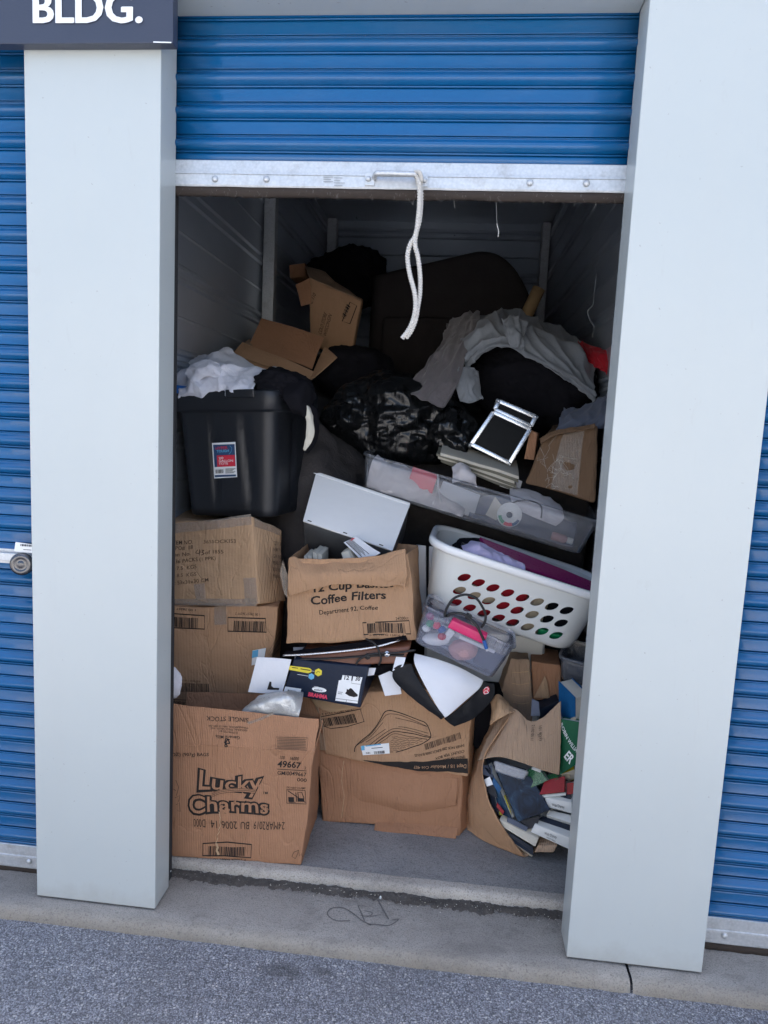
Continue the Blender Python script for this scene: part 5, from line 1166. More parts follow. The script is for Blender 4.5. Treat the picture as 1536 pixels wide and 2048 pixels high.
q = [up(.30, .05, .02), up(.46, .05, .015), up(.46, .07, hU*.72), up(.31, .07, hU*.8)]; slab('pale_board', q, .012, 'greyp', None, .003, label='pale grey panel standing in the middle of the long clear bin', cat='panel')
rl = up(.585, .045, hU*.45); axr = (fu.y*-1+fu.z*.25)
rl_o = lathe('ribbon_spool', [(.012, .010), (.014, .012), (.044, .012), (.046, .010), (.046, -.006), (.044, -.008), (.014, -.008), (.012, -.006), (.012, .010)], rl, axr, 'ink_w', None, 32, label='white ribbon spool with coloured stripes in the long clear bin', cat='spool')
ax_ = axr.normalized(); sa_ = ax_.cross(fu.z).normalized(); sb_ = sa_.cross(ax_)
def spf(pts): return [rl+ax_*.0135+sa_*a-sb_*b for a, b in pts]
for nm_, mt, r0, r1, t0, t1 in (('green_stripe', 'green', .030, .042, 200, 250), ('red_stripe', 'ink_r', .030, .043, 252, 300), ('blue_stripe', 'bookblue', .033, .044, 300, 345)):
    vs_, fs = [], []
    for k in range(9):
        t = math.radians(t0+(t1-t0)*k/8)
        for r_ in (r0, r1): vs_.append(rl+ax_*.0136+fu.x*(r_*math.cos(t))+(ax_.cross(fu.x)*-1).normalized()*(r_*math.sin(t))*-1)
    for k in range(8): fs.append((2*k, 2*k+1, 2*k+3, 2*k+2))
    mk(nm_, vs_, fs, mt, rl_o)
q = [up(.50, .04, hU*.28), up(.545, .04, hU*.22), up(.55, .05, hU*.62), up(.515, .05, hU*.80)]; slab('cardboard_tag', q, .003, 'pages', None, .001, label='pale card tag left of the ribbon spool', cat='tag')
patch('dark_fabric', [[up(.44, .16, hU*.5), up(.58, .16, hU*.8), up(.72, .16, hU*.6), up(.84, .16, hU*.6)], [up(.44, .08, hU*.3), up(.58, .09, hU*.55), up(.72, .09, hU*.4), up(.84, .09, hU*.5)], [up(.44, .05, .012), up(.58, .06, .012), up(.72, .05, .012), up(.84, .05, .012)]], 'blue_grey_cloth', nu=36, nv=18, amp=.012, freq=16, seed=9, thick=.003, label='dark bluish fabric in the right half of the long clear bin', cat='fabric')
patch('white_bag', [[up(.56, .20, hU*1.0), up(.66, .18, hU*1.08), up(.76, .18, hU*.95)], [up(.57, .09, hU*.85), up(.67, .08, hU*.9), up(.78, .08, hU*.72)], [up(.60, .07, hU*.62), up(.68, .06, hU*.55), up(.76, .06, hU*.5)]], 'pale_cloth', nu=28, nv=20, amp=.010, freq=20, seed=5, thick=.003, label='crumpled white bag at the right of the long clear bin', cat='bag')
tube('cable', [up(.46, .05, .03), up(.52, .045, .045), up(.60, .06, hU*.85), up(.68, .06, hU*.92), up(.70, .05, hU*.6)], .003, 'blackr', None, 6, 6, label='thin dark cable arching in the long clear bin', cat='cable')
tube('metal_rod', [up(.285, .04, hU*.95), up(.31, .035, hU*.5), up(.34, .033, .02)], .003, 'greyp', None, 6, 4, label='thin grey rod leaning in the long clear bin', cat='rod')
bt = root('small_bottle', 'small bottle with a white cap at the right end of the long clear bin', 'bottle', up(.80, .05, .02))
bc = up(.785, .05, .035); lathe('bottle', [(0, -.03), (.014, -.03), (.016, -.025), (.016, .018), (.010, .026), (.009, .03)], bc, fu.x, 'skin_pink', bt, 16); lathe('cap', [(.011, .028), (.0125, .03), (.0125, .048), (.011, .05), (0, .05)], bc, fu.x, 'ink_w', bt, 16)
hexa('white_sheet', c8f([up(.52, .22, hU*.95), up(.60, .2, hU*.95), up(.60, .22, hU*1.25), up(.54, .24, hU*1.3)], fu.y*.002), 'paper', None, r=.0005, n=(2, 1, 2), label='white paper corner sticking up out of the long clear bin', cat='paper')
# ---- small clear bin with pink latch
sc_ = root('small_clear_bin', 'small clear bin with a pink latch in front of the laundry basket', 'bin', at(930, 1360, .45))
fsn = Frame(at(851, 1210, .405), at(1030, 1293, .385), at(842, 1296, .405), .17)
tub(sc_, fsn, fsn.h, .016, 'clear_b', .022, rim=.006, k=8)
aS, bS, hS = fsn.w/2, fsn.d/2, fsn.h
def sp_(x, y, z): return fsn.p(x-aS, y-bS, z)
hexa('latch', [sp_(.095, -.014, hS-.035), sp_(.225, -.014, hS-.035), sp_(.225, .004, hS-.03), sp_(.095, .004, hS-.03), sp_(.098, -.016, hS-.004), sp_(.222, -.016, hS-.004), sp_(.222, .006, hS+.004), sp_(.098, .006, hS+.004)], 'pink', sc_, r=.006, n=(6, 3, 3))
for x in (.03, .055, .08, .235, .255, .28): hexa('rib', c8f([sp_(x, -.009, hS-.035), sp_(x+.003, -.009, hS-.035), sp_(x+.003, -.009, hS-.004), sp_(x, -.009, hS-.004)], fsn.y*.008), 'clear_b', sc_, r=.0008, n=(1, 1, 1))
def inside(nm, c, rad, mt, lb, cat, am=.1, sd=1): return blob(nm, c, rad, mt, None, 4, am, 2.5, sd, label=lb, cat=cat)
inside('white_soap', sp_(.080, .050, .034), (.046, .026, .021), 'whitep', 'smooth white oval thing low in the small clear bin', 'soap', .05)
inside('pink_shell', sp_(.175, .038, .045), (.048, .026, .036), 'skin_pink', 'dusty pink ridged ball in the small clear bin', 'ball', .14, 4)
inside('bubble_pouch', sp_(.065, .055, .085), (.055, .03, .018), 'clear_b', 'crinkled pouch across the top of the small clear bin', 'pouch', .3, 6)
for i, (x, z, mt, lb) in enumerate(((.030, .105, 'magenta', 'magenta pompom at the top left of the small clear bin'), (.040, .082, 'green', 'green bead in the small clear bin'), (.062, .085, 'ink_p', 'pink bead in the small clear bin'), (.082, .080, 'bluep', 'blue bead in the small clear bin'), (.035, .062, 'ink_w', 'white bead left in the small clear bin'), (.092, .058, 'ink_r', 'red bead in the small clear bin'))):
    inside('bead' if i else 'pompom', sp_(x, .026, z), (.014, .012, .012), mt, lb, 'bead', .15, i)
hexa('white_charger', c8f([sp_(.095, .03, .055), sp_(.120, .03, .050), sp_(.128, .03, .088), sp_(.104, .03, .094)], fsn.y*.02), 'whitep', None, r=.004, n=(2, 2, 2), label='small white plug in the small clear bin', cat='plug')
hexa('blue_card', c8f([sp_(.22, .03, .02), sp_(.30, .03, .02), sp_(.31, .04, .08), sp_(.22, .04, .08)], fsn.y*.02), 'blue_grey_cloth', None, r=.004, n=(2, 2, 2), label='bluish packet at the right of the small clear bin', cat='packet')
hexa('white_strip', c8f([sp_(.145, .02, .078), sp_(.27, .02, .082), sp_(.27, .02, .093), sp_(.145, .02, .090)], fsn.y*.01), 'paper', None, r=.002, n=(2, 1, 1), label='white strip lying in the small clear bin', cat='strip')
hexa('grey_gadget', c8f([sp_(.125, .05, .07), sp_(.16, .05, .065), sp_(.165, .05, .11), sp_(.135, .05, .115)], fsn.y*.02), 'greyp', None, r=.006, n=(2, 2, 2), label='grey gadget in the middle of the small clear bin', cat='gadget')
cb = root('black_cable', 'black cable with a blue plug looped over the small clear bin', 'cable', at(930, 1250, .39))
ZC = zmap(820, 1170, 240/1536)
tube('cord', Q(ZC([(440, 400), (470, 300), (540, 190), (640, 135), (740, 125), (850, 175), (920, 270), (965, 370), (960, 470), (915, 540)]), [.385, .38, .378, .376, .376, .378, .38, .382, .384, .392]), .0042, 'blackr', cb, 10, 6)
tube('cord', Q(ZC([(470, 400), (520, 370), (600, 360), (690, 375), (780, 440), (860, 530), (910, 630), (950, 720)]), [.388, .376, .372, .370, .366, .362, .360, .360]), .0046, 'blackr', cb, 10, 6)
tube('plug', Q(ZC([(945, 710), (965, 770), (980, 815)]), .359), .0062, 'bluep', cb, 10, 4); tube('plug_tip', Q(ZC([(980, 812), (988, 845)]), .359), .0042, 'alu', cb, 8, 2)
hexa('adapter', c8f(Q(ZC([(700, 430), (780, 470), (800, 400), (730, 360)]), .374), V3(0, .02, 0)), 'blackp', cb, r=.004, n=(2, 2, 2))
# ---- cartons and bins deeper on the right
wq = make_warp(.008, 9, 21, .003)
cQ = c8f(Q([(985, 1440), (1065, 1448), (1062, 1322), (1022, 1318)], [.66, .655, .66, .665]), V3(0, .10, 0)); carton('creased upright carton under the right part of the basket', cQ, 'card_d', wq, .006, (6, 4, 10))
fq = ffront(cQ, wq)
for yy in (1345, 1368, 1390, 1404): tape_strip([(1025, yy), (1042, yy+3), (1058, yy+1)], 1.6, fq, bpy.data.objects[[o.name for o in COL.objects if o.get('label', '').startswith('creased upright')][0]], .002, mat='tear', y=.66, name='crease')
cR = c8f(Q([(1066, 1402), (1120, 1400), (1120, 1330), (1062, 1322)], [.68, .665, .66, .68]), V3(.02, .18, 0)); RB = carton('folded carton with a triangular flap under the basket', cR, 'card_o', make_warp(.006, 9, 22), .005, (6, 4, 6))
q = Q([(1068, 1395), (1100, 1397), (1094, 1362), (1090, 1352)], .662); slab('flap', q, .004, 'card_l', RB, .001)
patch('paper_bag', [Q([(980, 1398), (996, 1390), (1006, 1398)], [.55, .53, .56]), Q([(985, 1420), (1000, 1408), (1022, 1416)], [.52, .50, .52]), Q([(980, 1450), (1002, 1436), (1030, 1424)], [.50, .475, .48])], 'card_l', nu=24, nv=20, amp=.008, freq=26, seed=3, thick=.002, label='crumpled brown paper edge behind the book carton', cat='paper bag')
sg2 = root('smoky_bin', 'smoky clear plastic bin wedged under the right end of the basket', 'bin', at(1135, 1370, .56))
fg = Frame(at(1122, 1312, .56), at(1215, 1338, .52), at(1112, 1362, .575), .16); tub(sg2, fg, fg.h, .015, 'clear_g', .015, k=4)
hexa('grey_box', c8f([fg.p(-.05, -.04, .02), fg.p(.06, -.04, .02), fg.p(.06, -.03, .05), fg.p(-.05, -.03, .05)], fg.y*.06), 'blue_grey_cloth', None, r=.004, n=(2, 2, 2), label='grey box inside the smoky bin', cat='box')
def book(lb, quad, t, cover, nm='book', pages=True, warp=IDW, cat='book'):
    """cover board, page block and back board; quad = front cover bl, br, tr, tl"""
    q = [Vector(v) for v in quad]; n_ = ((q[1]-q[0])+(q[2]-q[3])).cross((q[3]-q[0])+(q[2]-q[1])).normalized()
    c_ = sum(q, Vector())/4; rt = root(nm, lb, cat, c_-n_*t)
    slab('cover', q, .003, cover, rt, .001, (3, 1, 3)); slab('cover', [v-n_*(t-.003) for v in q], .003, cover, rt, .001, (3, 1, 3))
    ins = [c_+(v-c_)*.965-n_*.003 for v in q]; slab('pages' if pages else 'case_core', ins, t-.006, 'pages' if pages else 'whitep_s', rt, .0008, (2, 1, 2))
    return rt, Face(*q)
book('thick blue book standing by the right pillar', Q([(1118, 1462), (1150, 1485), (1150, 1395), (1117, 1362)], [.50, .43, .43, .50]), .06, 'bookblue')
rt_, fg_ = book('green case with white lettering leaning by the right pillar', Q([(1116, 1553), (1166, 1520), (1158, 1444), (1122, 1438)], [.405, .385, .40, .43]), .028, 'bookgreen', nm='video_case', pages=False, cat='video case')
pr = Print(fg_, .0012); pr.text('ROBIN WILLIAMS', (1120, 1449), (1160, 1511), 7, .012); pr.text('ER', (1128, 1513), (1140, 1528), 14, .03); pr.link('lettering', 'ink_w', rt_)
hexa('dark_wooden_board', c8f(Q([(1078, 1420), (1118, 1402), (1120, 1412), (1080, 1436)], .60), V3(0, .1, 0)), 'bookdark', None, r=.002, n=(3, 2, 2), label='dark wooden edge leaning behind the book carton flap', cat='board')
slab('grey_card', Q([(1062, 1432), (1080, 1432), (1078, 1404), (1064, 1398)], .50), .004, 'blue_grey_cloth', None, .001, label='dark grey tag hanging behind the book carton flap', cat='tag')
# ---- torn carton of videos and books
bx_ = root('book_carton', 'torn bulging carton spilling videos and books at the right front', 'box', V3(1.08, .5, FZ))
zf = FZ+.001
sil = [at(1002, 1418, .60), at(965, 1478, .62), at(938, 1545, .64), at(926, 1612, .62), atz(936, 1660, zf)]
mid_ = [at(1018, 1424, .53), at(978, 1495, .50), at(952, 1560, .50), at(948, 1630, .49), atz(975, 1684, zf)]
opn = [at(1030, 1419, .50), at(970, 1512, .44), at(972, 1575, .42), at(998, 1640, .40), atz(1050, 1714, zf)]
patch('side_wall', [[a, b, c] for a, b, c in zip(sil, mid_, opn)], 'card', bx_, nu=20, nv=44, amp=.004, freq=12, seed=8, thick=.004, edge=.001)
farw = [v+V3(.06, .30, 0) for v in sil]; patch('side_wall', [[a, b] for a, b in zip(farw, sil)], 'card_d', bx_, nu=8, nv=30, amp=.004, freq=10, thick=.004)
patch('bottom_panel', [[atz(936, 1660, zf)+V3(0, .02, .002), atz(1050, 1714, zf)+V3(0, .0, .002)], [V3(1.0, .72, zf+.002), V3(1.36, .60, zf+.002)]], 'card_d', bx_, nu=10, nv=8, amp=.001, thick=.004)
flq = [[at(1000, 1424, .56), at(1030, 1418, .50), at(1058, 1442, .47), at(1085, 1436, .46), at(1122, 1402, .45)], [at(988, 1452, .54), at(1020, 1458, .46), at(1055, 1470, .435), at(1090, 1468, .425), at(1122, 1452, .42)], [at(970, 1488, .50), at(1008, 1492, .44), at(1050, 1502, .412), at(1088, 1505, .40), at(1121, 1502, .395)], [at(956, 1521, .455), at(1000, 1514, .425), at(1045, 1526, .40), at(1085, 1540, .39), at(1119, 1549, .385)]]
patch('flap', flq, 'card_d', bx_, nu=36, nv=30, amp=.003, freq=14, seed=5, thick=.004, edge=.0015, label='torn front flap folded over the videos')
ff_ = Face(flq[3][1], flq[3][4], flq[0][4], flq[0][1]); 
def onflap(t, a, b_, h, nm):
    # lettering lies on a level just over the curved flap
    qa = [at(1040, 1512, .402), at(1118, 1535, .386), at(1120, 1432, .432), at(1045, 1450, .448)]; f_ = Face(*qa); pr_ = Print(f_, .006); pr_.text(t, a, b_, h, .0); return pr_.link(nm, 'ink', bx_)
onflap('101 9J277', (1078, 1452), (1077, 1482), 6, 'lettering'); onflap('21/02 05:11', (1064, 1450), (1061, 1480), 6, 'lettering')
fsd = Face(opn[4], opn[3], mid_[3], mid_[4])
pr = Print(Face(at(945, 1655, .545), at(985, 1660, .455), at(955, 1560, .49), at(935, 1570, .58)), .012)
for k, (t, L) in enumerate((('DESIGN', 22), ('OF USA', 26), ('THE BOX', 24), ('MADE', 16))): pr.text(t, (940+k*3, 1585+k*9), (940+k*3+L*.55, 1592+k*9+L*.4), 4, .004)
pr.link('lettering', 'ink_d', bx_)
ZV = zmap(940, 1380, 260/1479)
def vid(lb, pts, ys, t, cover, pages=False, nm='video_case', cat='video case'): return book(lb, Q(ZV(pts), ys), t, cover, nm, pages, cat=cat)
rtp, fpp = vid('dark blue picture video case on top in the torn carton', [(545, 1500), (915, 1365), (690, 990), (285, 880)], [.385, .385, .42, .44], .026, 'bookpic')

vid('black video spine under the blue picture case', [(330, 1400), (480, 1470), (420, 1330), (200, 830)], [.43, .40, .42, .47], .03, 'bookpic')
vid('yellow book low in the torn carton', [(330, 1420), (480, 1440), (400, 1200), (290, 1190)], [.425, .41, .44, .46], .02, 'bookyellow', True, 'book', 'book')
vid('dark case with a white barcode at the left of the torn carton', [(190, 1160), (310, 1240), (230, 900), (130, 930)], [.44, .43, .46, .47], .025, 'bookdark')
slab('barcode_sticker', Q(ZV([(190, 1100), (262, 1075), (225, 985), (160, 1020)]), [.428, .42, .435, .44]), .001, 'ink_w', None, .0003, label='white barcode sticker on the dark case in the torn carton', cat='sticker')
vid('green picture video case under the flap of the torn carton', [(690, 1115), (880, 1030), (760, 850), (620, 930)], [.41, .40, .43, .44], .028, 'bookpic2')
vid('red cover video case in white shell at the right of the torn carton', [(790, 1190), (1075, 1160), (1080, 980), (850, 1030)], [.40, .39, .41, .42], .028, 'bookred')
vid('dark video case below the red cover case', [(880, 1240), (1150, 1290), (1150, 1180), (900, 1190)], [.41, .39, .40, .43], .03, 'bookdark')
def spine(lb, pts, ys, dep, txt, a, b_):
    q = Q(ZV(pts), ys); rt = root('clamshell_case', lb, 'video case', sum(q, Vector())/4); hexa('shell', c8f(q, dep), 'whitep_s', rt, r=.003, n=(5, 3, 2))
    pr_ = Print(Face(*q), .0012); pr_.text(txt, ZV([a])[0], ZV([b_])[0], 6, .0); pr_.text('HOME VIDEO', ZV([(a[0]+25, a[1]+38)])[0], ZV([(b_[0]-15, b_[1]+38)])[0], 2.6, .0); pr_.link('lettering', 'ink', rt)
spine('upper white clamshell spine with black script by the right pillar', [(870, 1335), (1160, 1410), (1160, 1280), (850, 1225)], [.40, .375, .38, .405], V3(.03, .14, .03), 'Walt Disney', (935, 1318), (1075, 1348))
spine('lower white clamshell spine with black script near the floor', [(690, 1620), (1160, 1830), (1160, 1690), (740, 1525)], [.395, .36, .362, .40], V3(.03, .14, .03), 'Walt Disney', (845, 1640), (985, 1690))
vid('pale clamshell between the two white spines', [(870, 1420), (1160, 1520), (1160, 1425), (900, 1365)], [.405, .385, .40, .42], .05, 'whitep_s')
vid('black cased video above the lower clamshell', [(700, 1530), (1160, 1680), (1160, 1540), (830, 1430)], [.41, .385, .40, .43], .05, 'bookdark')
def pageblock(lb, pts, ys, dep, mt='pages'): hexa('hardback_book', c8f(Q(ZV(pts), ys), dep), mt, None, make_warp(.001, 20, 2), r=.003, n=(6, 3, 3), label=lb, cat='book')
pageblock('thick white page block poking out at the bottom of the torn carton', [(370, 1560), (740, 1790), (780, 1690), (330, 1470)], [.405, .375, .385, .41], V3(.05, .12, .02))
pageblock('second page block under the thick white one', [(730, 1850), (950, 1850), (990, 1770), (770, 1770)], [.385, .37, .372, .39], V3(.04, .10, .02), 'card_d')
vid('dark green book lying at the bottom of the torn carton', [(440, 1700), (720, 1890), (720, 1800), (420, 1640)], [.405, .38, .39, .42], .05, 'bookdark', True, 'book', 'book')
fr2 = Frame(at(996, 1508, .432), at(1060, 1530, .412), at(988, 1536, .398), .010)
fz_ = root('frosted_lid', 'frosted plastic container lid on top of the videos', 'lid', fr2.o)
tub(fz_, Frame(at(994, 1510, .430), at(1058, 1530, .412), at(986, 1540, .396), .018), .032, .003, 'frost', .007, rim=.003, nm='lid_shell', k=3)
vid('black video behind the frosted lid in the torn carton', [(300, 1120), (560, 1180), (640, 900), (180, 780)], [.46, .45, .49, .51], .04, 'bookdark')
vid('brownish book at the right edge under the green case', [(1020, 960), (1180, 900), (1180, 820), (1010, 900)], [.43, .41, .43, .45], .05, 'bookyellow', True, 'book', 'book')
vid('dark video filling the right side of the torn carton', [(1040, 1300), (1230, 1300), (1230, 900), (1040, 900)], [.47, .45, .49, .50], .05, 'bookdark')
for i_, (lb, pts, ys, t, cv) in enumerate((('thin black video case standing against the left wall of the torn carton', [(250, 1330), (330, 1430), (210, 900), (170, 880)], [.43, .42, .46, .47], .012, 'bookdark'),
    ('thin grey-blue case at the upper left of the torn carton', [(150, 960), (260, 1000), (250, 860), (130, 850)], [.455, .45, .47, .48], .015, 'blue_grey_cloth'),
    ('narrow white case edge under the red cover case', [(800, 1225), (1090, 1195), (1090, 1165), (800, 1195)], [.405, .395, .40, .41], .02, 'whitep_s'),
    ('thin dark case lying under the thick white page block', [(400, 1640), (700, 1830), (720, 1790), (400, 1590)], [.41, .385, .39, .415], .02, 'bookdark'),
    ('black case between the blue picture case and the lower clamshell', [(600, 1600), (760, 1560), (800, 1430), (560, 1490)], [.405, .40, .41, .415], .02, 'bookdark'),
    ('small green case corner beside the brownish book', [(880, 1060), (1010, 1010), (980, 940), (850, 980)], [.415, .41, .43, .435], .015, 'bookpic2'),
    ('tan paperback tucked behind the red cover case', [(1040, 1010), (1140, 1000), (1130, 920), (1030, 940)], [.425, .42, .43, .435], .02, 'beige_cloth'),
    ('dark red case at the far right of the torn carton', [(1100, 1190), (1200, 1180), (1200, 1050), (1100, 1060)], [.40, .395, .405, .41], .02, 'bookred'))):
    vid(lb, pts, ys, t, cv)
for lb, pts, ys, t, cv in (('tan paperback leaning between the blue book and the green case', [(1140, 470), (1215, 520), (1200, 300), (1120, 330)], [.425, .41, .43, .445], .014, 'beige_cloth'),
    ('slim black case behind the green lettered case', [(1000, 520), (1060, 470), (1030, 300), (990, 330)], [.47, .46, .48, .49], .012, 'bookdark'),
    ('slim white case edge right of the frosted lid', [(700, 900), (800, 940), (820, 900), (720, 865)], [.42, .415, .42, .425], .01, 'whitep_s'),
    ('slim blue case leaning under the frosted lid', [(250, 1060), (330, 1180), (360, 1120), (270, 990)], [.425, .415, .42, .43], .01, 'bookblue'),
    ('slim red case low at the left of the torn carton', [(300, 1330), (370, 1420), (390, 1380), (310, 1280)], [.42, .41, .415, .425], .01, 'bookred'),
    ('slim grey case above the thick white page block', [(420, 1500), (640, 1610), (660, 1560), (430, 1440)], [.405, .395, .40, .41], .012, 'blue_grey_cloth')):
    vid(lb, pts, ys, t, cv)
# ================================================================== BACK OF THE PILE
patch('dark_blanket', [[V3(-.22, 2.2, 1.75), V3(.1, 2.2, 1.72), V3(.4, 2.2, 1.70), V3(.7, 2.2, 1.66), V3(1.0, 2.2, 1.62), V3(1.37, 2.2, 1.6)], [V3(-.22, 1.6, 1.66), V3(.1, 1.6, 1.62), V3(.4, 1.6, 1.52), V3(.7, 1.6, 1.48), V3(1.0, 1.6, 1.45), V3(1.37, 1.6, 1.45)],
                       [V3(-.22, 1.15, 1.40), V3(.15, 1.15, 1.52), V3(.4, 1.15, 1.36), V3(.7, 1.15, 1.30), V3(1.0, 1.15, 1.28), V3(1.37, 1.15, 1.26)], [V3(-.22, .97, 1.20), V3(.2, .95, 1.42), V3(.4, .95, 1.26), V3(.7, 1.10, 1.10), V3(1.0, 1.10, 1.08), V3(1.37, 1.10, 1.05)],
                       [V3(-.22, .95, .9), V3(.2, .80, 1.16), V3(.45, .84, 1.02), V3(.7, 1.10, .90), V3(1.0, 1.12, .85), V3(1.37, 1.12, .85)], [V3(-.22, .96, .1), V3(.2, .90, .3), V3(.45, .92, .2), V3(.7, 1.14, .10), V3(1.0, 1.24, .08), V3(1.37, 1.24, .06)]], 'dark_blanket', nu=90, nv=90, amp=.022, freq=7, seed=3, thick=.006, label='dark grey-brown blanket spread under the heap', cat='blanket')
# black trash bag
bagc = at(792, 838, 1.15); tb2 = root('trash_bag', 'shiny black trash bag bulging in the middle of the heap', 'bag', bagc-V3(0, 0, .22))
blob('bag_film', bagc, (.28, .22, .185), 'bag', tb2, 6, .20, 2.6, 11, .12, fine=.008)
blob('bag_film', at(700, 838, 1.10), (.115, .14, .10), 'bag', tb2, 5, .30, 2.6, 5, fine=.01); blob('bag_film', at(905, 870, 1.08), (.10, .13, .11), 'bag', tb2, 5, .30, 2.6, 8, fine=.01)
# large black bag with grey sheets thrown over
blob('black_sack', at(1072, 775, 1.40), (.30, .24, .225), 'black_cloth', None, 6, .14, 2.2, 4, .2, label='big black cloth sack under the grey sheet', cat='sack')
patch('grey_sheet', [Q([(930, 660), (975, 628), (1020, 622), (1075, 640), (1130, 672), (1180, 720)], [1.55, 1.55, 1.55, 1.55, 1.52, 1.45]), Q([(925, 690), (970, 648), (1020, 650), (1075, 668), (1135, 700), (1188, 752)], [1.22, 1.20, 1.20, 1.20, 1.20, 1.22]), Q([(928, 722), (962, 690), (1015, 684), (1075, 712), (1140, 745), (1190, 790)], [1.13, 1.11, 1.11, 1.11, 1.12, 1.16]), Q([(934, 738), (958, 716), (1005, 690), (1070, 722), (1135, 756), (1192, 800)], [1.14, 1.13, 1.13, 1.13, 1.13, 1.17])],
      'grey_sheet', nu=120, nv=80, amp=.007, freq=12, seed=6, thick=.003, pleat=((3.2, .034, 'v', .35), (7, .016, 'u', -.5)), label='light grey sheet draped over the black sack', cat='sheet')
patch('grey_sheet_fold', [Q([(1005, 640), (1030, 632), (1055, 645)], [1.15, 1.14, 1.15]), Q([(1010, 668), (1030, 665), (1048, 680)], [1.09, 1.07, 1.09]), Q([(1022, 694), (1036, 696), (1050, 700)], [1.085, 1.07, 1.085])], 'grey_sheet', nu=20, nv=24, amp=.006, freq=20, seed=2, thick=.003, pleat=((3, .022, 'u', .2),), label='bunched knot of the grey sheet at its top', cat='sheet')
patch('grey_towel', [Q([(900, 668), (930, 650), (965, 640)], [1.40, 1.38, 1.36]), Q([(868, 708), (905, 700), (935, 705)], [1.20, 1.16, 1.15]), Q([(838, 748), (878, 756), (918, 762)], [1.06, 1.03, 1.03]), Q([(802, 778), (845, 800), (888, 815)], [.97, .95, .955])], 'grey_towel', nu=60, nv=60, amp=.005, freq=12, seed=4, thick=.006, fine=.0015, pleat=((2.4, .026, 'u', .15),), label='grey terry towel trailing down onto the trash bag', cat='towel')
patch('grey_garment', [Q([(895, 650), (920, 630), (960, 625)], [1.48, 1.48, 1.48]), Q([(885, 690), (915, 668), (955, 660)], [1.32, 1.28, 1.26]), Q([(880, 712), (910, 700), (940, 690)], [1.22, 1.2, 1.2])], 'grey_towel', nu=34, nv=30, amp=.006, freq=13, seed=9, thick=.003, pleat=((3, .024, 'u', .4),), label='mauve-grey garment behind the top of the grey towel', cat='garment')
patch('grey_pillowcase', [Q([(918, 735), (945, 735), (958, 745)], [1.08, 1.07, 1.09]), Q([(912, 770), (940, 772), (962, 790)], [1.04, 1.02, 1.05]), Q([(920, 800), (938, 806), (966, 796)], [1.04, 1.02, 1.05])], 'grey_sheet', nu=30, nv=30, amp=.005, freq=14, seed=3, thick=.003, pleat=((2.5, .014, 'u', .2),), label='grey pillowcase corner below the draped sheet', cat='pillowcase')
patch('dark_shirt', [Q([(1085, 648), (1130, 668), (1180, 700), (1205, 740)], [1.6, 1.6, 1.55, 1.5]), Q([(1110, 690), (1150, 710), (1190, 745), (1212, 780)], [1.48, 1.46, 1.42, 1.38])], 'black_cloth', nu=30, nv=16, amp=.02, freq=9, seed=2, thick=.004, label='dark shirt behind the right part of the grey sheet', cat='shirt')
patch('red_garment', [Q([(1156, 684), (1180, 690), (1216, 702)], [1.34, 1.31, 1.26]), Q([(1164, 706), (1190, 712), (1218, 718)], [1.28, 1.25, 1.21]), Q([(1186, 732), (1205, 740), (1218, 752)], [1.26, 1.23, 1.20])], 'red_cloth', nu=30, nv=24, amp=.005, freq=16, seed=3, thick=.003, pleat=((3, .016, 'u', .5),), label='red garment at the right wall above the grey sheet', cat='garment')
patch('blue_grey_shirt', [Q([(1128, 818), (1165, 815), (1212, 790)], [1.12, 1.10, 1.08]), Q([(1120, 840), (1165, 836), (1212, 828)], [1.03, 1.0, .98]), Q([(1112, 862), (1160, 862), (1210, 856)], [1.0, .98, .97])], 'blue_grey_cloth', nu=36, nv=28, amp=.006, freq=13, seed=7, thick=.003, pleat=((3.5, .018, 'u', .6),), label='blue-grey shirt on top of the taped brown carton', cat='shirt')
# aluminium case
ac = root('aluminium_case', 'silver-edged black carrying case tilted on the stack of folders', 'case', at(1000, 920, 1.0))
bl4, br4, tr4, tl4 = Q([(940, 889), (1020, 929), (1063, 857), (986, 821)], [.955, .945, .965, .975])
n4 = ((br4-bl4)+(tr4-tl4)).cross((tl4-bl4)+(tr4-br4)).normalized(); bk4 = -n4*.19
hexa('body', c8f([bl4, br4, tr4, tl4], bk4), 'blackpanel', ac, r=.004, n=(3, 3, 3))
ltl, ltr = at(995, 800, .985), at(1074, 834, .975); l0, l1 = tl4+(ltl-tl4)*.12, tr4+(ltr-tr4)*.12
hexa('lid', c8f([l0, l1, ltr, ltl], bk4), 'blackpanel', ac, r=.004, n=(3, 3, 2))
def edge(a, b_, w=.017, nm='edge_trim'):
    d = (b_-a).normalized(); s_ = d.cross(n4).normalized()
    hexa(nm, [a-s_*w/2+n4*.004, b_-s_*w/2+n4*.004, b_-s_*w/2-n4*.010, a-s_*w/2-n4*.010, a+s_*w/2+n4*.004, b_+s_*w/2+n4*.004, b_+s_*w/2-n4*.010, a+s_*w/2-n4*.010], 'alu', ac, r=.003, n=(2, 1, 1))
for qd in ([bl4, br4, tr4, tl4], [l0, l1, ltr, ltl]):
    cc = sum(qd, Vector())/4; qi = [v+(cc-v).normalized()*.006 for v in qd]
    for i in range(4): edge(qi[i], qi[(i+1) % 4])
    for v in qi: lathe('rivet', [(0, .007), (.003, .0065), (.0045, .005), (.0045, .003)], v, n4, 'chrome', ac, 8)
for v, v2 in ((bl4, tl4), (br4, tr4), (ltl, None), (ltr, None)):
    if v2 is None: tube('corner_trim', [v, v+bk4], .006, 'alu', ac, 8, 1)
tube('corner_trim', [br4+n4*-.004, br4+bk4], .007, 'alu', ac, 8, 1); tube('corner_trim', [bl4+n4*-.004, bl4+bk4], .007, 'alu', ac, 8, 1)
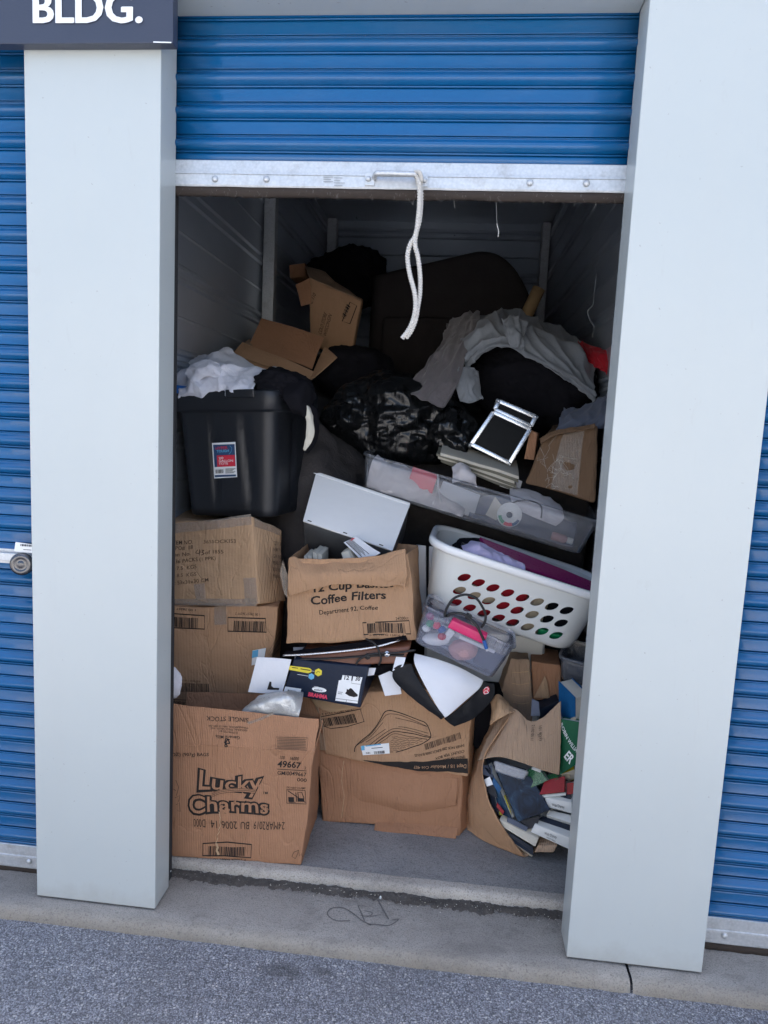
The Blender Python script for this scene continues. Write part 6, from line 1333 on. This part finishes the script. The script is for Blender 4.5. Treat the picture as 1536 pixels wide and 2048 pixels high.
# folders and record sleeves
nf = 8
for k in range(nf):
    t = k/nf; rr_ = random.Random(k)
    dx = rr_.uniform(-7, 7); y_ = .86+.01*k
    q = Q([(878+dx+t*6, 905+t*16+6), (1035+dx*.6-t*8, 952+t*26+6), (1035+dx*.6-t*8, 952+t*26), (878+dx+t*6, 905+t*16)], y_-.004*k)
    lbl = ['worn folder on top of the tilted stack under the silver-edged case', 'second folder from the top of the tilted stack', 'third folder from the top of the tilted stack', 'fourth folder from the top of the tilted stack', 'fifth folder from the top of the tilted stack', 'third folder from the bottom of the tilted stack', 'second folder from the bottom of the tilted stack', 'bottom folder of the tilted stack behind the long clear bin'][k]
    hexa('folder', c8f(q, V3(.015*rr_.uniform(-1, 1), .22, .05)), 'records' if k % 3 else 'pages', None, make_warp(.005, 9, k+2), r=.001, n=(8, 4, 1), label=lbl, cat='folder', group='folders stacked under the silver-edged case')
patch('white_garment', [Q([(905, 935), (925, 928), (945, 945)], [.84, .83, .84]), Q([(905, 950), (928, 942), (950, 958)], [.80, .79, .80]), Q([(905, 965), (930, 962), (955, 975)], [.80, .79, .80])], 'pale_cloth', nu=18, nv=16, amp=.01, freq=20, seed=2, thick=.003, label='white garment rising over the back rim of the long clear bin', cat='garment')
# taped brown carton at the right wall
wT = make_warp(.009, 6, 31, .002)
cT = [at(1048, 968, .88), at(1192, 1006, .82), V3(1.375, 1.12, 1.19), at(1075, 930, 1.18), at(1092, 868, .93), at(1198, 852, .90), V3(1.375, 1.15, 1.50), at(1105, 850, 1.2)]
TB = carton('brown taped carton bulging against the right wall', cT, 'card_t', wT, .012)
fTb = ffront(cT, wT); tape_strip([(1150, 860), (1128, 985)], 46, fTb, TB, .002, y=.88); 
fz = Print(fTb, .003); rz = random.Random(3)
for k in range(22):
    x, y = rz.gauss(1110, 22), rz.gauss(955, 18); pts = [(x, y)]
    for j in range(4): x += rz.gauss(0, 7); y += rz.gauss(-3, 7); pts.append((x, y))
    fz.pstroke(pts, .45, .88)
fz.link('tape_fibres', 'rope', TB)
patch('tape_edge', [Q([(1080, 878), (1110, 862), (1150, 855), (1190, 848)], [.92, .91, .90, .89]), Q([(1082, 888), (1112, 872), (1152, 864), (1190, 858)], [.905, .895, .885, .88])], 'card_t', TB, nu=30, nv=8, amp=.006, freq=24, thick=.003)
hexa('small_brown_box', c8f(Q([(1048, 918), (1068, 920), (1075, 866), (1060, 860)], .98), V3(.02, .1, 0)), 'card_o', None, r=.002, n=(2, 2, 3), label='narrow brown box between the silver-edged case and the taped carton', cat='box')
# cartons behind the tote
OB = root('cardboard_box', 'open empty carton with spread flaps behind the black tote', 'box', at(560, 745, 1.25))
wO = make_warp(.006, 5, 41)
slab('back_wall', Q([(498, 692), (624, 738), (648, 674), (522, 634)], [1.30, 1.28, 1.42, 1.44]), .004, 'card_o', OB, .001, (8, 1, 5), wO)
slab('flap', Q([(466, 706), (616, 764), (628, 742), (484, 684)], [1.16, 1.14, 1.20, 1.22]), .004, 'card', OB, .001, (8, 1, 4), wO, label='front flap folded toward the tote')
slab('flap', Q([(618, 762), (674, 714), (650, 692), (628, 738)], [1.15, 1.28, 1.36, 1.24]), .004, 'card', OB, .001, (5, 1, 4), wO)
slab('side_wall', Q([(466, 730), (616, 790), (616, 764), (466, 706)], [1.17, 1.15, 1.15, 1.17]), .004, 'card', OB, .001, (5, 1, 4), wO)
slab('flap', Q([(462, 706), (486, 684), (505, 690), (500, 676)], [1.17, 1.24, 1.30, 1.38]), .004, 'card_d', OB, .001, (3, 1, 3), wO)
wU = make_warp(.011, 5, 43, .002)
cU = c8f(Q([(618, 690), (700, 725), (722, 603), (620, 556)], [1.72, 1.68, 1.72, 1.76]), V3(-.02, .25, .05)); UB = carton('crushed printed carton standing at the back left', cU, 'card', wU, .008)
fU = ffront(cU, wU); pr = Print(fU)
pr.text('WISCONSIN', (650, 672), (664, 630), 7, .0); pr.text('COLD STORE', (640, 668), (655, 628), 7, .0); pr.text('C 110', (625, 610), (632, 590), 7, .0); pr.pstroke([(684, 640), (698, 604), (712, 612), (700, 646)], 1.8, 1.7, True); pr.bars((690, 636), (700, 612), 8, 9, 3); pr.link('lettering', 'ink', UB)
slab('flap', Q([(602, 614), (622, 608), (620, 556), (590, 570)], [1.70, 1.72, 1.76, 1.74]), .004, 'card_o', UB, .001, (3, 1, 4), wU)
slab('flap', Q([(620, 556), (720, 600), (650, 545), (610, 530)], [1.76, 1.73, 1.95, 2.0]), .004, 'card_d', UB, .001, (4, 1, 3), wU)
hexa('orange_box', c8f(Q([(580, 556), (612, 552), (610, 526), (578, 530)], 2.1), V3(0, .15, 0)), 'card_o', None, r=.003, n=(3, 2, 2), label='small orange-brown box at the back left behind the crushed carton', cat='box')
hexa('dark_crate', c8f([V3(-.16, 1.75, 1.5), V3(.30, 1.75, 1.5), V3(.30, 1.75, 1.80), V3(-.16, 1.75, 1.80)], V3(0, .5, 0)), 'dark_blanket', None, make_warp(.03, 4, 5), r=.02, n=(8, 6, 6), label='dark wrapped bundle under the crushed carton', cat='bundle')
blob('black_bag', at(702, 552, 2.75), (.25, .2, .19), 'black_cloth', None, 5, .40, 1.7, 21, label='black bag against the back wall beside the brown sofa', cat='bag')
blob('dark_bundle', at(705, 745, 1.5), (.20, .2, .12), 'black_cloth', None, 5, .2, 2.2, 3, label='black bundle behind the open carton and the trash bag', cat='bundle')
# sofa stood on end
sf = root('sofa', 'dark brown sofa stood on end at the back of the unit', 'sofa', V3(.72, 2.5, FZ))
def sofa_shape(nm, outline, y0, y1, r):
    n = len(outline); cx = sum(p.x for p in outline)/n; cz = sum(p.z for p in outline)/n; vs_, fs = [], []
    ringsy = [(y0+r, 0), (y0+r*.3, r*.55), (y0, r*1.3), (y0, 1.)]
    ins = [(y1, 0.), (y0+r, 0.), (y0+r*.35, .022), (y0+r*.08, .06), (y0, .12)]
    for yy, f in ins:
        for p in outline: vs_.append(Vector((p.x+(cx-p.x)*f, yy, p.z+(cz-p.z)*f)))
    m = len(ins)
    for i in range(m-1):
        for k in range(n): fs.append((i*n+k, (i*n+(k+1) % n), (i+1)*n+(k+1) % n, (i+1)*n+k))
    fs += [tuple(range((m-1)*n, m*n)), tuple(range(n-1, -1, -1))]
    return mk(nm, vs_, fs, 'sofa', sf, True)
ol = [at(a, b, 2.3) for a, b in ((742, 548), (800, 533), (862, 519), (925, 504), (965, 497), (1000, 505), (1030, 530), (1052, 565), (1068, 605), (1078, 650))]
ol = [Vector(p) for p in smoothq(ol, 4)]; ol = ol[::-1]+[V3(.26, 2.3, 1.9), V3(.26, 2.3, 1.2), V3(.27, 2.3, .1), V3(.7, 2.3, .06), V3(1.2, 2.3, .1), V3(1.25, 2.3, 1.2), V3(1.24, 2.3, 1.9)]
sofa_shape('frame', ol[::-1], 2.3, 2.85, .10)
hexa('cushion', c8f([V3(.36, 2.22, .5), V3(1.12, 2.22, .5), V3(1.10, 2.24, 2.1), V3(.36, 2.22, 2.08)], V3(0, .16, 0)), 'sofa', sf, make_warp(.015, 3, 3), r=.05, n=(8, 3, 10))
tube('cardboard_tube', [at(1046, 645, 2.02), at(1078, 577, 2.02)], .034, 'wood', None, 20, 1, label='cardboard tube leaning against the brown sofa', cat='tube')
# string hanging at the right wall, and a thread in the opening
tube('string', Q([(1203, 380), (1199, 440), (1193, 545), (1188, 590), (1186, 610), (1176, 622), (1180, 640), (1188, 655), (1184, 675)], 1.5), .0017, 'greyp', None, 6, 6, taper=lambda t: .3 if t < .27 else 1., label='thin pale string hanging by the right wall', cat='string')
tube('thread', Q([(992, 392), (993, 420), (994, 449), (997, 460), (996, 474)], .112), .0010, 'rope', None, 6, 6, taper=lambda t: .25 if t < .47 else 1., label='short pale thread hanging in the dark opening', cat='thread')
